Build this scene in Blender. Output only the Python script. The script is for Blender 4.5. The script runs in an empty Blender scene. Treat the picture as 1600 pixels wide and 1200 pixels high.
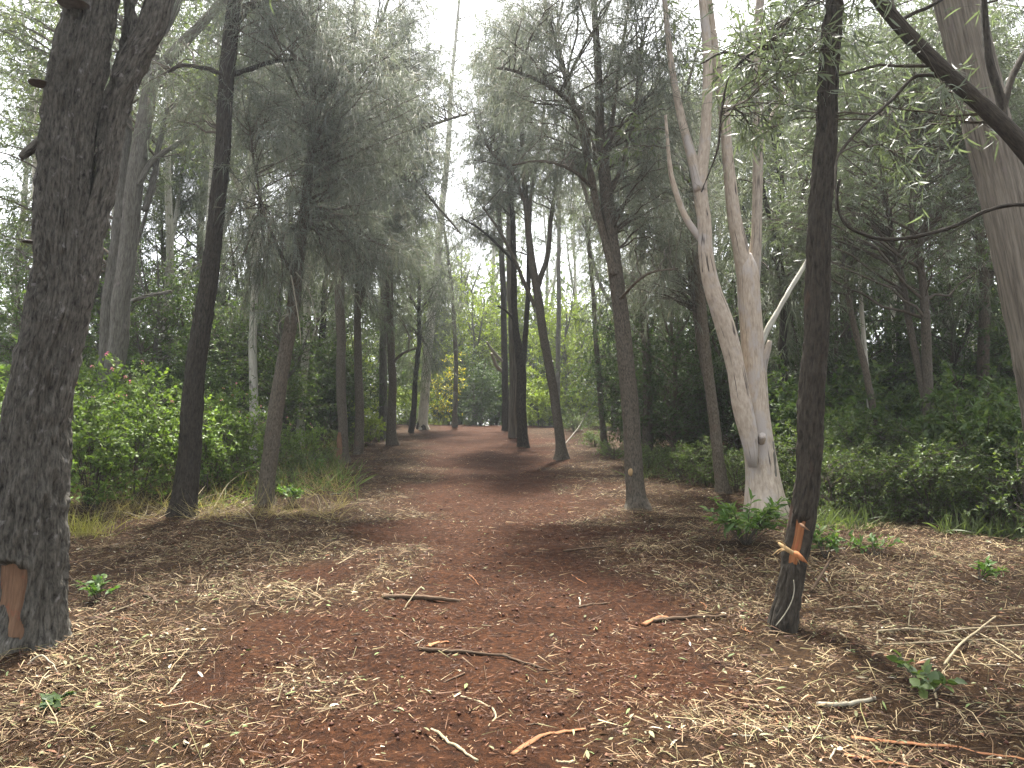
import bpy, math, numpy as np
from mathutils import Vector

sc = bpy.context.scene
C = sc.collection

# ------------------------------------------------------------------ camera
F, CX, CY = 1200.0, 800.0, 600.0          # focal length and centre in the photograph's pixels
PITCH = math.atan(100 / 1200)
CAMZ = 1.6
cam = bpy.data.objects.new('camera', bpy.data.cameras.new('camera'))
C.objects.link(cam)
cam.data.sensor_width = 36.0
cam.data.lens = 27.0
cam.data.clip_end = 2000
cam.location = (0, 0, CAMZ)
cam.rotation_euler = (math.pi / 2 + PITCH, 0, 0)
sc.camera = cam

# ------------------------------------------------------------------ light
SUN_AZ, SUN_EL = math.radians(-2), math.radians(66)
world = bpy.data.worlds.new('World'); sc.world = world; world.use_nodes = True
wn = world.node_tree; wn.nodes.clear()
sky = wn.nodes.new('ShaderNodeTexSky'); sky.sky_type = 'NISHITA'; sky.sun_disc = False
sky.sun_elevation = SUN_EL; sky.sun_rotation = SUN_AZ
sky.air_density = 1.0; sky.dust_density = 4.0; sky.ozone_density = 1.0
hs = wn.nodes.new('ShaderNodeHueSaturation'); hs.inputs['Saturation'].default_value = 0.22
bg = wn.nodes.new('ShaderNodeBackground'); bg.inputs['Strength'].default_value = 0.135
wo = wn.nodes.new('ShaderNodeOutputWorld')
wn.links.new(sky.outputs[0], hs.inputs['Color']); wn.links.new(hs.outputs[0], bg.inputs['Color'])
wn.links.new(bg.outputs[0], wo.inputs['Surface'])
sd = bpy.data.lights.new('sun', 'SUN'); sd.energy = 5.0; sd.angle = math.radians(4); sd.color = (1.0, 0.95, 0.87)
sun = bpy.data.objects.new('sun', sd); C.objects.link(sun)
sdir = Vector((math.sin(SUN_AZ) * math.cos(SUN_EL), math.cos(SUN_AZ) * math.cos(SUN_EL), math.sin(SUN_EL)))
sun.rotation_euler = sdir.to_track_quat('Z', 'Y').to_euler(); sun.location = (0, 0, 40)

sc.view_settings.view_transform = 'Standard'; sc.view_settings.look = 'None'
sc.view_settings.gamma = 1.0; sc.view_settings.use_curve_mapping = False
sc.view_settings.exposure = 2.2
sc.render.engine = 'CYCLES'
cy = sc.cycles
cy.max_bounces = 6; cy.diffuse_bounces = 3; cy.glossy_bounces = 2; cy.transmission_bounces = 4
cy.volume_bounces = 0; cy.transparent_max_bounces = 4
cy.use_denoising = True
HAZE = 0.0008

# ------------------------------------------------------------------ noise and projection
def _h(ix, iy, iz, s):
    n = (ix * 374761393 + iy * 668265263 + iz * 1440662683 + s * 974634777) & 0xffffffff
    n = ((n ^ (n >> 13)) * 1274126177) & 0xffffffff
    n = ((n ^ (n >> 15)) * 2246822519) & 0xffffffff
    return ((n ^ (n >> 16)) & 0xffffff) / float(0xffffff)

def vn(p, s=0):
    p = np.asarray(p, float); i = np.floor(p).astype(np.int64); f = p - i; u = f * f * (3 - 2 * f)
    r = 0
    for a in (0, 1):
        for b in (0, 1):
            for c in (0, 1):
                w = (u[..., 0] if a else 1 - u[..., 0]) * (u[..., 1] if b else 1 - u[..., 1]) * (u[..., 2] if c else 1 - u[..., 2])
                r = r + w * _h(i[..., 0] + a, i[..., 1] + b, i[..., 2] + c, s)
    return r

def vn2(x, y, sc_, s=0):
    x = np.asarray(x, float); y = np.asarray(y, float)
    i = np.floor(x * sc_).astype(np.int64); j = np.floor(y * sc_).astype(np.int64)
    fx = x * sc_ - i; fy = y * sc_ - j; fx = fx * fx * (3 - 2 * fx); fy = fy * fy * (3 - 2 * fy)
    return ((_h(i, j, 0, s) * (1 - fx) + _h(i + 1, j, 0, s) * fx) * (1 - fy)
            + (_h(i, j + 1, 0, s) * (1 - fx) + _h(i + 1, j + 1, 0, s) * fx) * fy)

def path_mask(x, y):
    """1 on the bare red track, 0 out in the mulch."""
    x = np.asarray(x, float); y = np.asarray(y, float)
    xc = np.interp(y, [0, 4, 8, 12, 20, 28, 40], [-.35, -.3, -.2, -.05, -.5, -1.1, -1.5])
    hw = np.interp(y, [0, 4, 8, 14, 28, 40], [1.25, 1.3, 1.5, 1.7, 2.5, 2.2])
    d = np.abs(x - xc) / hw + (vn2(x, y, 1.1, 5) - .5) * .9 + (vn2(x, y, 4.0, 6) - .5) * .35
    return np.clip((1.15 - d) / .5, 0, 1)

def hgt(x, y):
    x = np.asarray(x, float); y = np.asarray(y, float)
    yc = np.clip(y, 0, 33); e = np.clip(y - 33, 0, 4)
    z = .055 * np.clip(y, -30, 33) + .0006 * yc ** 2 + .095 * (e - e * e / 8)
    z = z - .035 * np.clip(x - 3.2, 0, 10) + .03 * np.clip(-x - 4.5, 0, 10)
    z = z + (vn2(x, y, .35, 1) - .5) * .16 + (vn2(x, y, 1.3, 2) - .5) * .07
    near = np.clip((16 - y) / 6, 0, 1)
    z = z + (vn2(x, y, 4.0, 3) - .5) * .045 + near * ((vn2(x, y, 11.0, 4) - .5) * .026 + (vn2(x, y, 24.0, 7) - .5) * .016)
    return z

def ray(px, py):
    cp, sp = math.cos(PITCH), math.sin(PITCH); a = px - CX; b = CY - py
    return np.array([a, F * cp - b * sp, F * sp + b * cp])

def at(px, py, d):
    r = ray(px, py); return np.array([0, 0, CAMZ]) + r * (d / r[1])

_ds = np.concatenate([np.arange(2, 20, .02), np.arange(20, 90, .1)])
def hit(px, py):
    r = ray(px, py); r = r / r[1]
    P = _ds[:, None] * r; below = np.nonzero(CAMZ + P[:, 2] <= hgt(P[:, 0], P[:, 1]))[0]
    k = below[0] if len(below) else len(_ds) - 1
    return np.array([P[k, 0], P[k, 1], float(hgt(P[k, 0], P[k, 1]))])

def gpt(px, d):
    x = (px - CX) / F * d
    return np.array([x, d, float(hgt(x, d))])

# ------------------------------------------------------------------ mesh building
class MB:
    def __init__(s): s.V, s.Q, s.T, s.B, s.K, s.n = [], [], [], [], [], 0
    def add(s, V, Q=None, T=None, bk=None, col=None):
        V = np.asarray(V, float).reshape(-1, 3); m = len(V)
        if Q is not None and len(Q): s.Q.append(np.asarray(Q, np.int64).reshape(-1, 4) + s.n)
        if T is not None and len(T): s.T.append(np.asarray(T, np.int64).reshape(-1, 3) + s.n)
        s.V.append(V); s.B.append(np.zeros((m, 3)) if bk is None else bk)
        s.K.append(np.ones((m, 3)) if col is None else np.broadcast_to(col, (m, 3))); s.n += m
        return s
    def mesh(s, name, mat, origin=(0, 0, 0), flat=False):
        V = (np.concatenate(s.V) if s.V else np.zeros((0, 3))) - np.asarray(origin)
        Q = np.concatenate(s.Q) if s.Q else np.zeros((0, 4), np.int64)
        T = np.concatenate(s.T) if s.T else np.zeros((0, 3), np.int64)
        me = bpy.data.meshes.new(name)
        me.vertices.add(len(V)); me.vertices.foreach_set('co', V.astype(np.float32).ravel())
        me.loops.add(Q.size + T.size)
        me.loops.foreach_set('vertex_index', np.concatenate([Q.ravel(), T.ravel()]).astype(np.int32))
        me.polygons.add(len(Q) + len(T))
        me.polygons.foreach_set('loop_start', np.concatenate([np.arange(len(Q)) * 4, Q.size + np.arange(len(T)) * 3]).astype(np.int32))
        a = me.attributes.new('bk', 'FLOAT_VECTOR', 'POINT'); a.data.foreach_set('vector', np.concatenate(s.B).astype(np.float32).ravel())
        K = np.concatenate(s.K); K = np.concatenate([K, np.ones((len(K), 1))], 1)
        a = me.attributes.new('col', 'FLOAT_COLOR', 'POINT'); a.data.foreach_set('color', K.astype(np.float32).ravel())
        me.update(calc_edges=True)
        if flat: me.shade_flat()
        if mat: me.materials.append(mat)
        return me
    def obj(s, name, mat, parent=None, kind=None, flat=False):
        o = bpy.data.objects.new(name, s.mesh(name, mat, parent.location if parent else (0, 0, 0), flat))
        C.objects.link(o)
        if parent: o.parent = parent
        if kind: o['kind'] = kind
        return o

def tag(o, label, cat, group=None):
    o['label'] = label; o['category'] = cat
    if group: o['group'] = group
    return o

def thing(name, label, cat, loc=(0, 0, 0), group=None):
    o = bpy.data.objects.new(name, None); C.objects.link(o); o.location = [float(v) for v in loc]; o.empty_display_size = .2
    return tag(o, label, cat, group)

def dup(root, loc, rz, scale, label, group, cat=None):
    r = root.copy(); C.objects.link(r); r.location = [float(v) for v in loc]; r.rotation_euler = (0, 0, rz); r.scale = scale if hasattr(scale, '__len__') else (scale,) * 3
    r['label'] = label; r['group'] = group
    if cat: r['category'] = cat
    for ch in root.children:
        c = ch.copy(); C.objects.link(c); c.parent = r
        for g in ch.children:
            e = g.copy(); C.objects.link(e); e.parent = c
    return r

def nrm(v): return v / np.maximum(np.linalg.norm(v, axis=-1, keepdims=True), 1e-9)

def spline(P, n):
    P = np.asarray(P, float); m = len(P)
    if m == 2: return P[0] + (P[1] - P[0]) * np.linspace(0, 1, n)[:, None]
    E = np.concatenate([[2 * P[0] - P[1]], P, [2 * P[-1] - P[-2]]])
    c = np.concatenate([[0], np.cumsum(np.linalg.norm(np.diff(P[:, :3], axis=0), axis=1))]); u = np.linspace(0, c[-1], n)
    k = np.clip(np.searchsorted(c, u, side='right') - 1, 0, m - 2); t = ((u - c[k]) / np.maximum(c[k + 1] - c[k], 1e-9))[:, None]
    a, b, d, e = E[k], E[k + 1], E[k + 2], E[k + 3]
    return .5 * (2 * b + (d - a) * t + (2 * a - 5 * b + 4 * d - e) * t ** 2 + (3 * b - a - 3 * d + e) * t ** 3)

def tube(mb, P4, sides, disp=None, col=None, cap=True, s0=0.0):
    """A bark tube along P4 (x, y, z, radius)."""
    P4 = np.asarray(P4, float); P, R = P4[:, :3], P4[:, 3]; n = len(P)
    t = nrm(np.gradient(P, axis=0)); ref = np.eye(3)[np.argmin(np.abs(t).mean(0))]
    u = nrm(np.cross(t, ref)); v = np.cross(t, u)
    s = s0 + np.concatenate([[0], np.cumsum(np.linalg.norm(np.diff(P, axis=0), axis=1))])
    A = np.arange(sides) / sides * 2 * math.pi
    ca, sa = np.cos(A), np.sin(A)
    Rm = float(np.median(R))
    bk = np.stack([np.broadcast_to(ca * Rm, (n, sides)), np.broadcast_to(sa * Rm, (n, sides)), np.broadcast_to(s[:, None], (n, sides))], -1)
    rr = np.broadcast_to(R[:, None], (n, sides)).copy()
    dirs = u[:, None, :] * ca[None, :, None] + v[:, None, :] * sa[None, :, None]
    if disp is not None: rr = rr + disp(bk, dirs, rr, s)
    V = P[:, None, :] + dirs * rr[..., None]
    i = np.arange(n - 1)[:, None] * sides; j = np.arange(sides)[None, :]; j2 = (j + 1) % sides
    Q = np.stack([i + j, i + j2, i + sides + j2, i + sides + j], -1).reshape(-1, 4)
    V = V.reshape(-1, 3); bkf = bk.reshape(-1, 3); T = None
    if cap:
        V = np.concatenate([V, P[:1], P[-1:]]); bkf = np.concatenate([bkf, [[0, 0, s[0]], [0, 0, s[-1]]]])
        a = np.arange(sides); b = (a + 1) % sides; e = (n - 1) * sides
        T = np.concatenate([np.stack([b, a, np.full(sides, n * sides)], -1), np.stack([e + a, e + b, np.full(sides, n * sides + 1)], -1)])
    mb.add(V, Q, T, bkf, col)

def sticks(mb, A, B, M, r0, r1, col=None):
    """Many thin three-sided twigs A -> M -> B."""
    N = len(A)
    if not N: return
    t = nrm(B - A); ref = np.where(np.abs(t[:, 2:3]) > .8, [[1., 0, 0]], [[0, 0, 1.]]); u = nrm(np.cross(t, ref)); v = np.cross(t, u)
    V = np.zeros((N, 9, 3)); r0 = np.broadcast_to(r0, N); r1 = np.broadcast_to(r1, N)
    for k, (p, r) in enumerate(((A, r0), (M, (r0 + r1) * .5), (B, r1))):
        for q in range(3):
            a = q * 2.0944; V[:, k * 3 + q] = p + (u * math.cos(a) + v * math.sin(a)) * r[:, None]
    q = np.array([[0, 1, 4, 3], [1, 2, 5, 4], [2, 0, 3, 5], [3, 4, 7, 6], [4, 5, 8, 7], [5, 3, 6, 8]])
    Q = (np.arange(N)[:, None, None] * 9 + q[None]).reshape(-1, 4)
    K = None if col is None else np.repeat(np.broadcast_to(col, (N, 3)), 9, 0)
    bk = V.copy(); mb.add(V.reshape(-1, 3), Q, None, bk.reshape(-1, 3), K)

LANCE = (np.array([[0, 0, 0], [.33, .5, .02], [.33, -.5, .02], [.68, .42, -.05], [.68, -.42, -.05], [1, 0, -.16]]),
         [[1, 2, 4, 3]], [[0, 2, 1], [3, 4, 5]])
OVAL = (np.array([[0, 0, 0], [.3, .5, .08], [.35, 0, 0], [.3, -.5, .08], [.7, .36, .05], [.72, 0, -.02], [.7, -.36, .05], [1, 0, -.1]]),
        [[1, 2, 5, 4], [2, 3, 6, 5]], [[0, 2, 1], [0, 3, 2], [4, 5, 7], [5, 6, 7]])
RHOMB = (np.array([[0, 0, 0], [.42, .5, .07], [.42, -.5, .07], [1, 0, -.08]]), [], [[0, 3, 1], [0, 2, 3]])
SLIV = (np.array([[-.5, -.4, 0], [-.45, .4, .02], [.5, .3, .01], [.45, -.45, .05]]), [[0, 3, 2, 1]], [])
CHIP = (np.array([[-.5, -.5, 0], [-.5, .5, 0], [.1, .55, .12], [.1, -.45, .12], [.5, .3, 0], [.5, -.35, 0]]), [[0, 3, 2, 1], [3, 5, 4, 2]], [])

def leaves(mb, P, D, L, W, rng, col, tmpl=RHOMB, flat=0.0, sick=0.0):
    """Leaf blades from P along D; flat pulls their faces towards level."""
    N = len(P)
    if not N: return
    D = nrm(D); up = nrm(rng.normal(size=(N, 3)) + np.array([0, 0, flat * 3]))
    S = nrm(np.cross(up, D)); Nn = np.cross(D, S)
    T0, q, t = tmpl; k = len(T0); L = np.broadcast_to(L, N)[:, None, None]; W = np.broadcast_to(W, N)[:, None, None]
    V = P[:, None, :] + D[:, None, :] * (T0[None, :, 0:1] * L) + S[:, None, :] * (T0[None, :, 1:2] * W) + Nn[:, None, :] * (T0[None, :, 2:3] * L)
    if sick: V = V + S[:, None, :] * (T0[None, :, 0:1] ** 2 * L * sick * rng.uniform(-1, 1, (N, 1, 1)))
    o = np.arange(N)[:, None, None] * k
    Q = (o + np.array(q)[None]).reshape(-1, 4) if len(q) else None
    T = (o + np.array(t)[None]).reshape(-1, 3) if len(t) else None
    mb.add(V.reshape(-1, 3), Q, T, None, np.repeat(np.broadcast_to(col, (N, 3)), k, 0))

def strands(mb, P, D, L, W, rng, col, droop=1.0):
    """Hanging she-oak needles: ribbons that start along D and fall."""
    N = len(P)
    if not N: return
    D = nrm(D); S = nrm(np.cross(D + .01, rng.normal(size=(N, 3)))); L = np.broadcast_to(L, N)[:, None]; W = np.broadcast_to(W, N)[:, None]
    dn = np.array([0, 0, -1.0]) * droop * rng.uniform(.5, 1.3, (N, 1))
    m = P + L * .45 * nrm(D + dn * .45); e = m + L * .55 * nrm(D * .45 + dn)
    V = np.stack([P - S * W, P + S * W, m + S * W, m - S * W, e], 1)
    o = np.arange(N)[:, None] * 5
    mb.add(V.reshape(-1, 3), o + np.array([0, 1, 2, 3]), o + np.array([3, 2, 4]), None, np.repeat(np.broadcast_to(col, (N, 3)), 5, 0))

# ------------------------------------------------------------------ materials
def newmat(name):
    m = bpy.data.materials.new(name); m.use_nodes = True; nt = m.node_tree; nt.nodes.clear()
    out = nt.nodes.new('ShaderNodeOutputMaterial'); return m, nt, out
def N_(nt, t, **kw):
    n = nt.nodes.new(t)
    for k, v in kw.items():
        if k in n.inputs: n.inputs[k].default_value = v
        else: setattr(n, k, v)
    return n
def ramp(nt, fac, stops):
    r = nt.nodes.new('ShaderNodeValToRGB'); e = r.color_ramp.elements
    while len(e) < len(stops): e.new(.5)
    for q, (p, c) in zip(e, stops): q.position = p; q.color = (*c, 1)
    nt.links.new(fac, r.inputs[0]); return r.outputs[0]
def mixc(nt, fac, a, b, mode='MIX'):
    m = nt.nodes.new('ShaderNodeMix'); m.data_type = 'RGBA'; m.blend_type = mode
    for s, v in ((m.inputs[0], fac), (m.inputs[6], a), (m.inputs[7], b)):
        if hasattr(v, 'is_output'): nt.links.new(v, s)
        elif isinstance(v, (int, float)): s.default_value = v
        else: s.default_value = (*v, 1)
    return m.outputs[2]

def leafmat(name, trans=.38, rough=.52, warm=(1.25, 1.35, .6), spec=.28):
    m, nt, out = newmat(name)
    a = N_(nt, 'ShaderNodeAttribute', attribute_name='col')
    p = N_(nt, 'ShaderNodeBsdfPrincipled', Roughness=rough); p.inputs['Specular IOR Level'].default_value = spec
    nt.links.new(a.outputs['Color'], p.inputs['Base Color'])
    t = N_(nt, 'ShaderNodeBsdfTranslucent'); nt.links.new(mixc(nt, 1.0, a.outputs['Color'], warm, 'MULTIPLY'), t.inputs[0])
    x = N_(nt, 'ShaderNodeMixShader'); x.inputs[0].default_value = trans
    nt.links.new(p.outputs[0], x.inputs[1]); nt.links.new(t.outputs[0], x.inputs[2]); nt.links.new(x.outputs[0], out.inputs[0])
    return m

def barkmat(name, dark, light, fine=60, stretch=.12, bump=.6, dist=.01, patch=None, patch_scale=3, patch_at=.55, rough=.9, cracks=0.0, spec=.15):
    m, nt, out = newmat(name)
    a = N_(nt, 'ShaderNodeAttribute', attribute_name='bk')
    mp = N_(nt, 'ShaderNodeMapping'); mp.inputs['Scale'].default_value = (1, 1, stretch)
    nt.links.new(a.outputs['Vector'], mp.inputs[0])
    n1 = N_(nt, 'ShaderNodeTexNoise', Scale=float(fine), Detail=5.0, Roughness=.65); nt.links.new(mp.outputs[0], n1.inputs['Vector'])
    n2 = N_(nt, 'ShaderNodeTexNoise', Scale=float(patch_scale), Detail=4.0, Roughness=.6)
    mp2 = N_(nt, 'ShaderNodeMapping'); mp2.inputs['Scale'].default_value = (1, 1, .5); mp2.inputs['Location'].default_value = (7, 3, 1)
    nt.links.new(a.outputs['Vector'], mp2.inputs[0]); nt.links.new(mp2.outputs[0], n2.inputs['Vector'])
    dark, light = [tuple(v * q for v, q in zip(t, (.97, 1.0, .90))) for t in (dark, light)]
    mid = tuple((d + l) * .5 for d, l in zip(dark, light))
    c = ramp(nt, n1.outputs['Fac'], [(.3, dark), (.5, mid), (.72, light)])
    if patch:
        f = ramp(nt, n2.outputs['Fac'], [(patch_at, (0, 0, 0)), (patch_at + .12, (1, 1, 1))])
        c = mixc(nt, f, c, patch)
    oi = N_(nt, 'ShaderNodeObjectInfo'); rv = ramp(nt, oi.outputs['Random'], [(0, (.8, .8, .8)), (1, (1.15, 1.12, 1.1))])
    c = mixc(nt, 1.0, c, rv, 'MULTIPLY')
    h = n1.outputs['Fac']
    if cracks:
        mp3 = N_(nt, 'ShaderNodeMapping'); mp3.inputs['Scale'].default_value = (1, 1, .035); nt.links.new(a.outputs['Vector'], mp3.inputs[0])
        w = N_(nt, 'ShaderNodeTexNoise', Scale=9.0, Detail=2.5, Distortion=.3); nt.links.new(mp3.outputs[0], w.inputs['Vector'])
        cr = ramp(nt, w.outputs['Fac'], [(.484, (0, 0, 0)), (.497, (1, 1, 1)), (.503, (1, 1, 1)), (.516, (0, 0, 0))])
        w2 = N_(nt, 'ShaderNodeTexNoise', Scale=3.0, Detail=1.0); nt.links.new(a.outputs['Vector'], w2.inputs['Vector'])
        gate = ramp(nt, w2.outputs['Fac'], [(.45, (0, 0, 0)), (.55, (1, 1, 1))])
        cr = mixc(nt, 1.0, cr, gate, 'MULTIPLY')
        cc = mixc(nt, 1.0, cr, (cracks,) * 3, 'MULTIPLY')
        c = mixc(nt, cc, c, (.04, .03, .025))
    p = N_(nt, 'ShaderNodeBsdfPrincipled', Roughness=rough); p.inputs['Specular IOR Level'].default_value = spec
    nt.links.new(c, p.inputs['Base Color'])
    b = N_(nt, 'ShaderNodeBump', Strength=float(bump), Distance=float(dist)); nt.links.new(h, b.inputs['Height']); nt.links.new(b.outputs[0], p.inputs['Normal'])
    nt.links.new(p.outputs[0], out.inputs[0]); return m

M = {}
M['iron'] = barkmat('ironbark', (.011, .010, .0095), (.15, .136, .126), 80, .2, 1.0, .02, (.21, .20, .19), 24, .62)
M['dark'] = barkmat('dark_bark', (.012, .010, .0085), (.075, .062, .052), 70, .2, 1.0, .014, (.09, .058, .042), 7, .63)
M['oak'] = barkmat('she_oak_bark', (.036, .030, .025), (.158, .132, .112), 80, .3, 1.0, .010, (.11, .078, .06), 5, .62)
M['twig'] = barkmat('twig_bark', (.04, .033, .028), (.12, .1, .085), 60, .4, .4, .003)
M['gum'] = barkmat('white_gum_bark', (.25, .20, .172), (.48, .405, .36), 42, .22, .7, .008, (.36, .332, .305), 4.5, .5, .75, 1.0, .25)
M['pale'] = barkmat('pale_bark', (.32, .30, .28), (.60, .57, .54), 30, .12, .5, .006, (.10, .085, .075), 3.5, .58, .8)
M['string'] = barkmat('stringybark', (.06, .05, .043), (.25, .215, .19), 34, .045, 1.0, .016, (.16, .135, .12), 5, .6)
M['grey'] = barkmat('grey_bark', (.055, .05, .046), (.17, .158, .148), 50, .16, .8, .008, (.16, .14, .13), 6, .6)
M['wood'] = barkmat('raw_wood', (.16, .058, .026), (.36, .155, .075), 60, .08, .5, .004, (.30, .10, .05), 20, .58)
M['oldwood'] = barkmat('old_wound_wood', (.10, .052, .034), (.20, .122, .084), 60, .1, .5, .004, (.20, .07, .04), 12, .6)
M['splint'] = barkmat('pale_splinter', (.24, .15, .075), (.42, .30, .18), 60, .05, .8, .004)
M['fungus'] = barkmat('fungus_skin', (.06, .055, .055), (.11, .10, .10), 30, 1, .3, .003)
M['drystem'] = barkmat('dry_stem', (.16, .125, .085), (.33, .275, .20), 60, .2, .4, .002)
M['stickd'] = barkmat('dark_stick', (.035, .024, .018), (.13, .085, .06), 60, .2, .9, .006, (.15, .075, .045), 8, .62)
M['sticko'] = barkmat('orange_bark_strip', (.12, .048, .026), (.29, .14, .075), 60, .12, .8, .004)
M['stickp'] = barkmat('pale_stick', (.19, .17, .14), (.36, .33, .285), 60, .2, .5, .003)
M['leaf'] = leafmat('leaf'); M['needle'] = leafmat('needle', .35, .6, (1.05, 1.08, .88), .25)
M['wattle'] = leafmat('wattle_leaf', .35, .4, (1.1, 1.2, .75), .55); M['flower'] = leafmat('petal', .3, .6, (1, 1, 1))
m, nt, out = newmat('litter'); a = N_(nt, 'ShaderNodeAttribute', attribute_name='col')
p = N_(nt, 'ShaderNodeBsdfPrincipled', Roughness=.75); p.inputs['Specular IOR Level'].default_value = .2
nt.links.new(a.outputs['Color'], p.inputs['Base Color']); nt.links.new(p.outputs[0], out.inputs[0]); M['litter'] = m

m, nt, out = newmat('red_soil'); g = N_(nt, 'ShaderNodeNewGeometry'); at_ = N_(nt, 'ShaderNodeAttribute', attribute_name='col')
n1 = N_(nt, 'ShaderNodeTexNoise', Scale=22.0, Detail=8.0, Roughness=.7); nt.links.new(g.outputs['Position'], n1.inputs['Vector'])
n2 = N_(nt, 'ShaderNodeTexNoise', Scale=2.2, Detail=4.0); nt.links.new(g.outputs['Position'], n2.inputs['Vector'])
n3 = N_(nt, 'ShaderNodeTexNoise', Scale=160.0, Detail=3.0); nt.links.new(g.outputs['Position'], n3.inputs['Vector'])
red = ramp(nt, n1.outputs['Fac'], [(.3, (.008, .0030, .0012)), (.5, (.031, .0115, .0040)), (.7, (.072, .028, .0105))])
mul = ramp(nt, n1.outputs['Fac'], [(.32, (.009, .0045, .002)), (.52, (.029, .0155, .0065)), (.72, (.08, .048, .021))])
sepa = N_(nt, 'ShaderNodeSeparateColor'); nt.links.new(at_.outputs['Color'], sepa.inputs[0])
c = mixc(nt, sepa.outputs[0], mul, red)
c = mixc(nt, .5, c, ramp(nt, n2.outputs['Fac'], [(.35, (.75, .72, .7)), (.65, (1.2, 1.18, 1.15))]), 'MULTIPLY')
c = mixc(nt, .6, c, ramp(nt, n3.outputs['Fac'], [(.35, (.7, .7, .7)), (.7, (1.35, 1.3, 1.25))]), 'MULTIPLY')
p = N_(nt, 'ShaderNodeBsdfPrincipled', Roughness=.95); p.inputs['Specular IOR Level'].default_value = .1
nt.links.new(c, p.inputs['Base Color'])
b1 = N_(nt, 'ShaderNodeBump', Strength=1.0, Distance=.04); nt.links.new(n1.outputs['Fac'], b1.inputs['Height'])
b2 = N_(nt, 'ShaderNodeBump', Strength=.9, Distance=.008); nt.links.new(n3.outputs['Fac'], b2.inputs['Height']); nt.links.new(b1.outputs[0], b2.inputs['Normal'])
nt.links.new(b2.outputs[0], p.inputs['Normal']); nt.links.new(p.outputs[0], out.inputs[0]); M['soil'] = m

# ------------------------------------------------------------------ ground
def grow(a, b, n, k=1.0): return a + (b - a) * (np.linspace(0, 1, n) ** k)
gx = np.concatenate([-grow(7, 220, 60, 2.6)[::-1], np.arange(-7 + .06, 7, .06), grow(7, 220, 60, 2.6)])
gy = np.concatenate([-grow(-2.5, 60, 14, 1.6)[::-1], np.arange(2.6, 15, .06), grow(15, 45, 120, 1.3), grow(45.5, 320, 30, 2.0)])
GX, GY = np.meshgrid(gx, gy); GZ = hgt(GX, GY); w_, h_ = len(gx), len(gy)
ii = np.arange(h_ - 1)[:, None] * w_ + np.arange(w_ - 1)[None, :]
gm = MB(); pmk = path_mask(GX, GY).ravel()
gm.add(np.stack([GX, GY, GZ], -1).reshape(-1, 3), np.stack([ii, ii + 1, ii + w_ + 1, ii + w_], -1).reshape(-1, 4), None, None, np.stack([pmk] * 3, -1))
g_ = gm.obj('ground', M['soil']); g_['kind'] = 'structure'

# ------------------------------------------------------------------ trees
def rough(seed, amp, fx=30, fz=5, ridge=True, fine=.35):
    def f(bk, dirs, rr, s):
        q = bk * np.array([fx, fx, fz]); n = vn(q + vn(bk * 6, seed + 9)[..., None] * 1.4, seed)
        n = 1 - np.abs(2 * n - 1) if ridge else n
        m_ = vn(bk * np.array([fx * 2.7, fx * 2.7, fz * 3.5]), seed + 1); big = vn(bk * np.array([5, 5, 1.6]), seed + 2)
        return amp * ((n - .68) + fine * 2 * (m_ - .5)) + rr * .06 * (big - .5)
    return f

WSC = .86
def stem_px(pts, d0, d1):
    """Stem from photograph pixels (x, y, width) at depth d0 at its foot to d1 at its top -> x, y, z, radius."""
    pts = np.array(pts, float); t = (pts[0, 1] - pts[:, 1]) / (pts[0, 1] - pts[-1, 1]); out_ = []
    for (px, py, w), k in zip(pts, np.clip(t, 0, 1)):
        d = d0 + (d1 - d0) * k; p_ = at(px, py, d); out_.append([*p_, w * .5 * d / ray(px, py)[1] * WSC * math.cos(math.atan((px - CX) / F))])
    return np.array(out_)

def bez(a, c, b, n):
    t = np.linspace(0, 1, n)[:, None]; return (1 - t) ** 2 * a + 2 * t * (1 - t) * c + t * t * b

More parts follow.
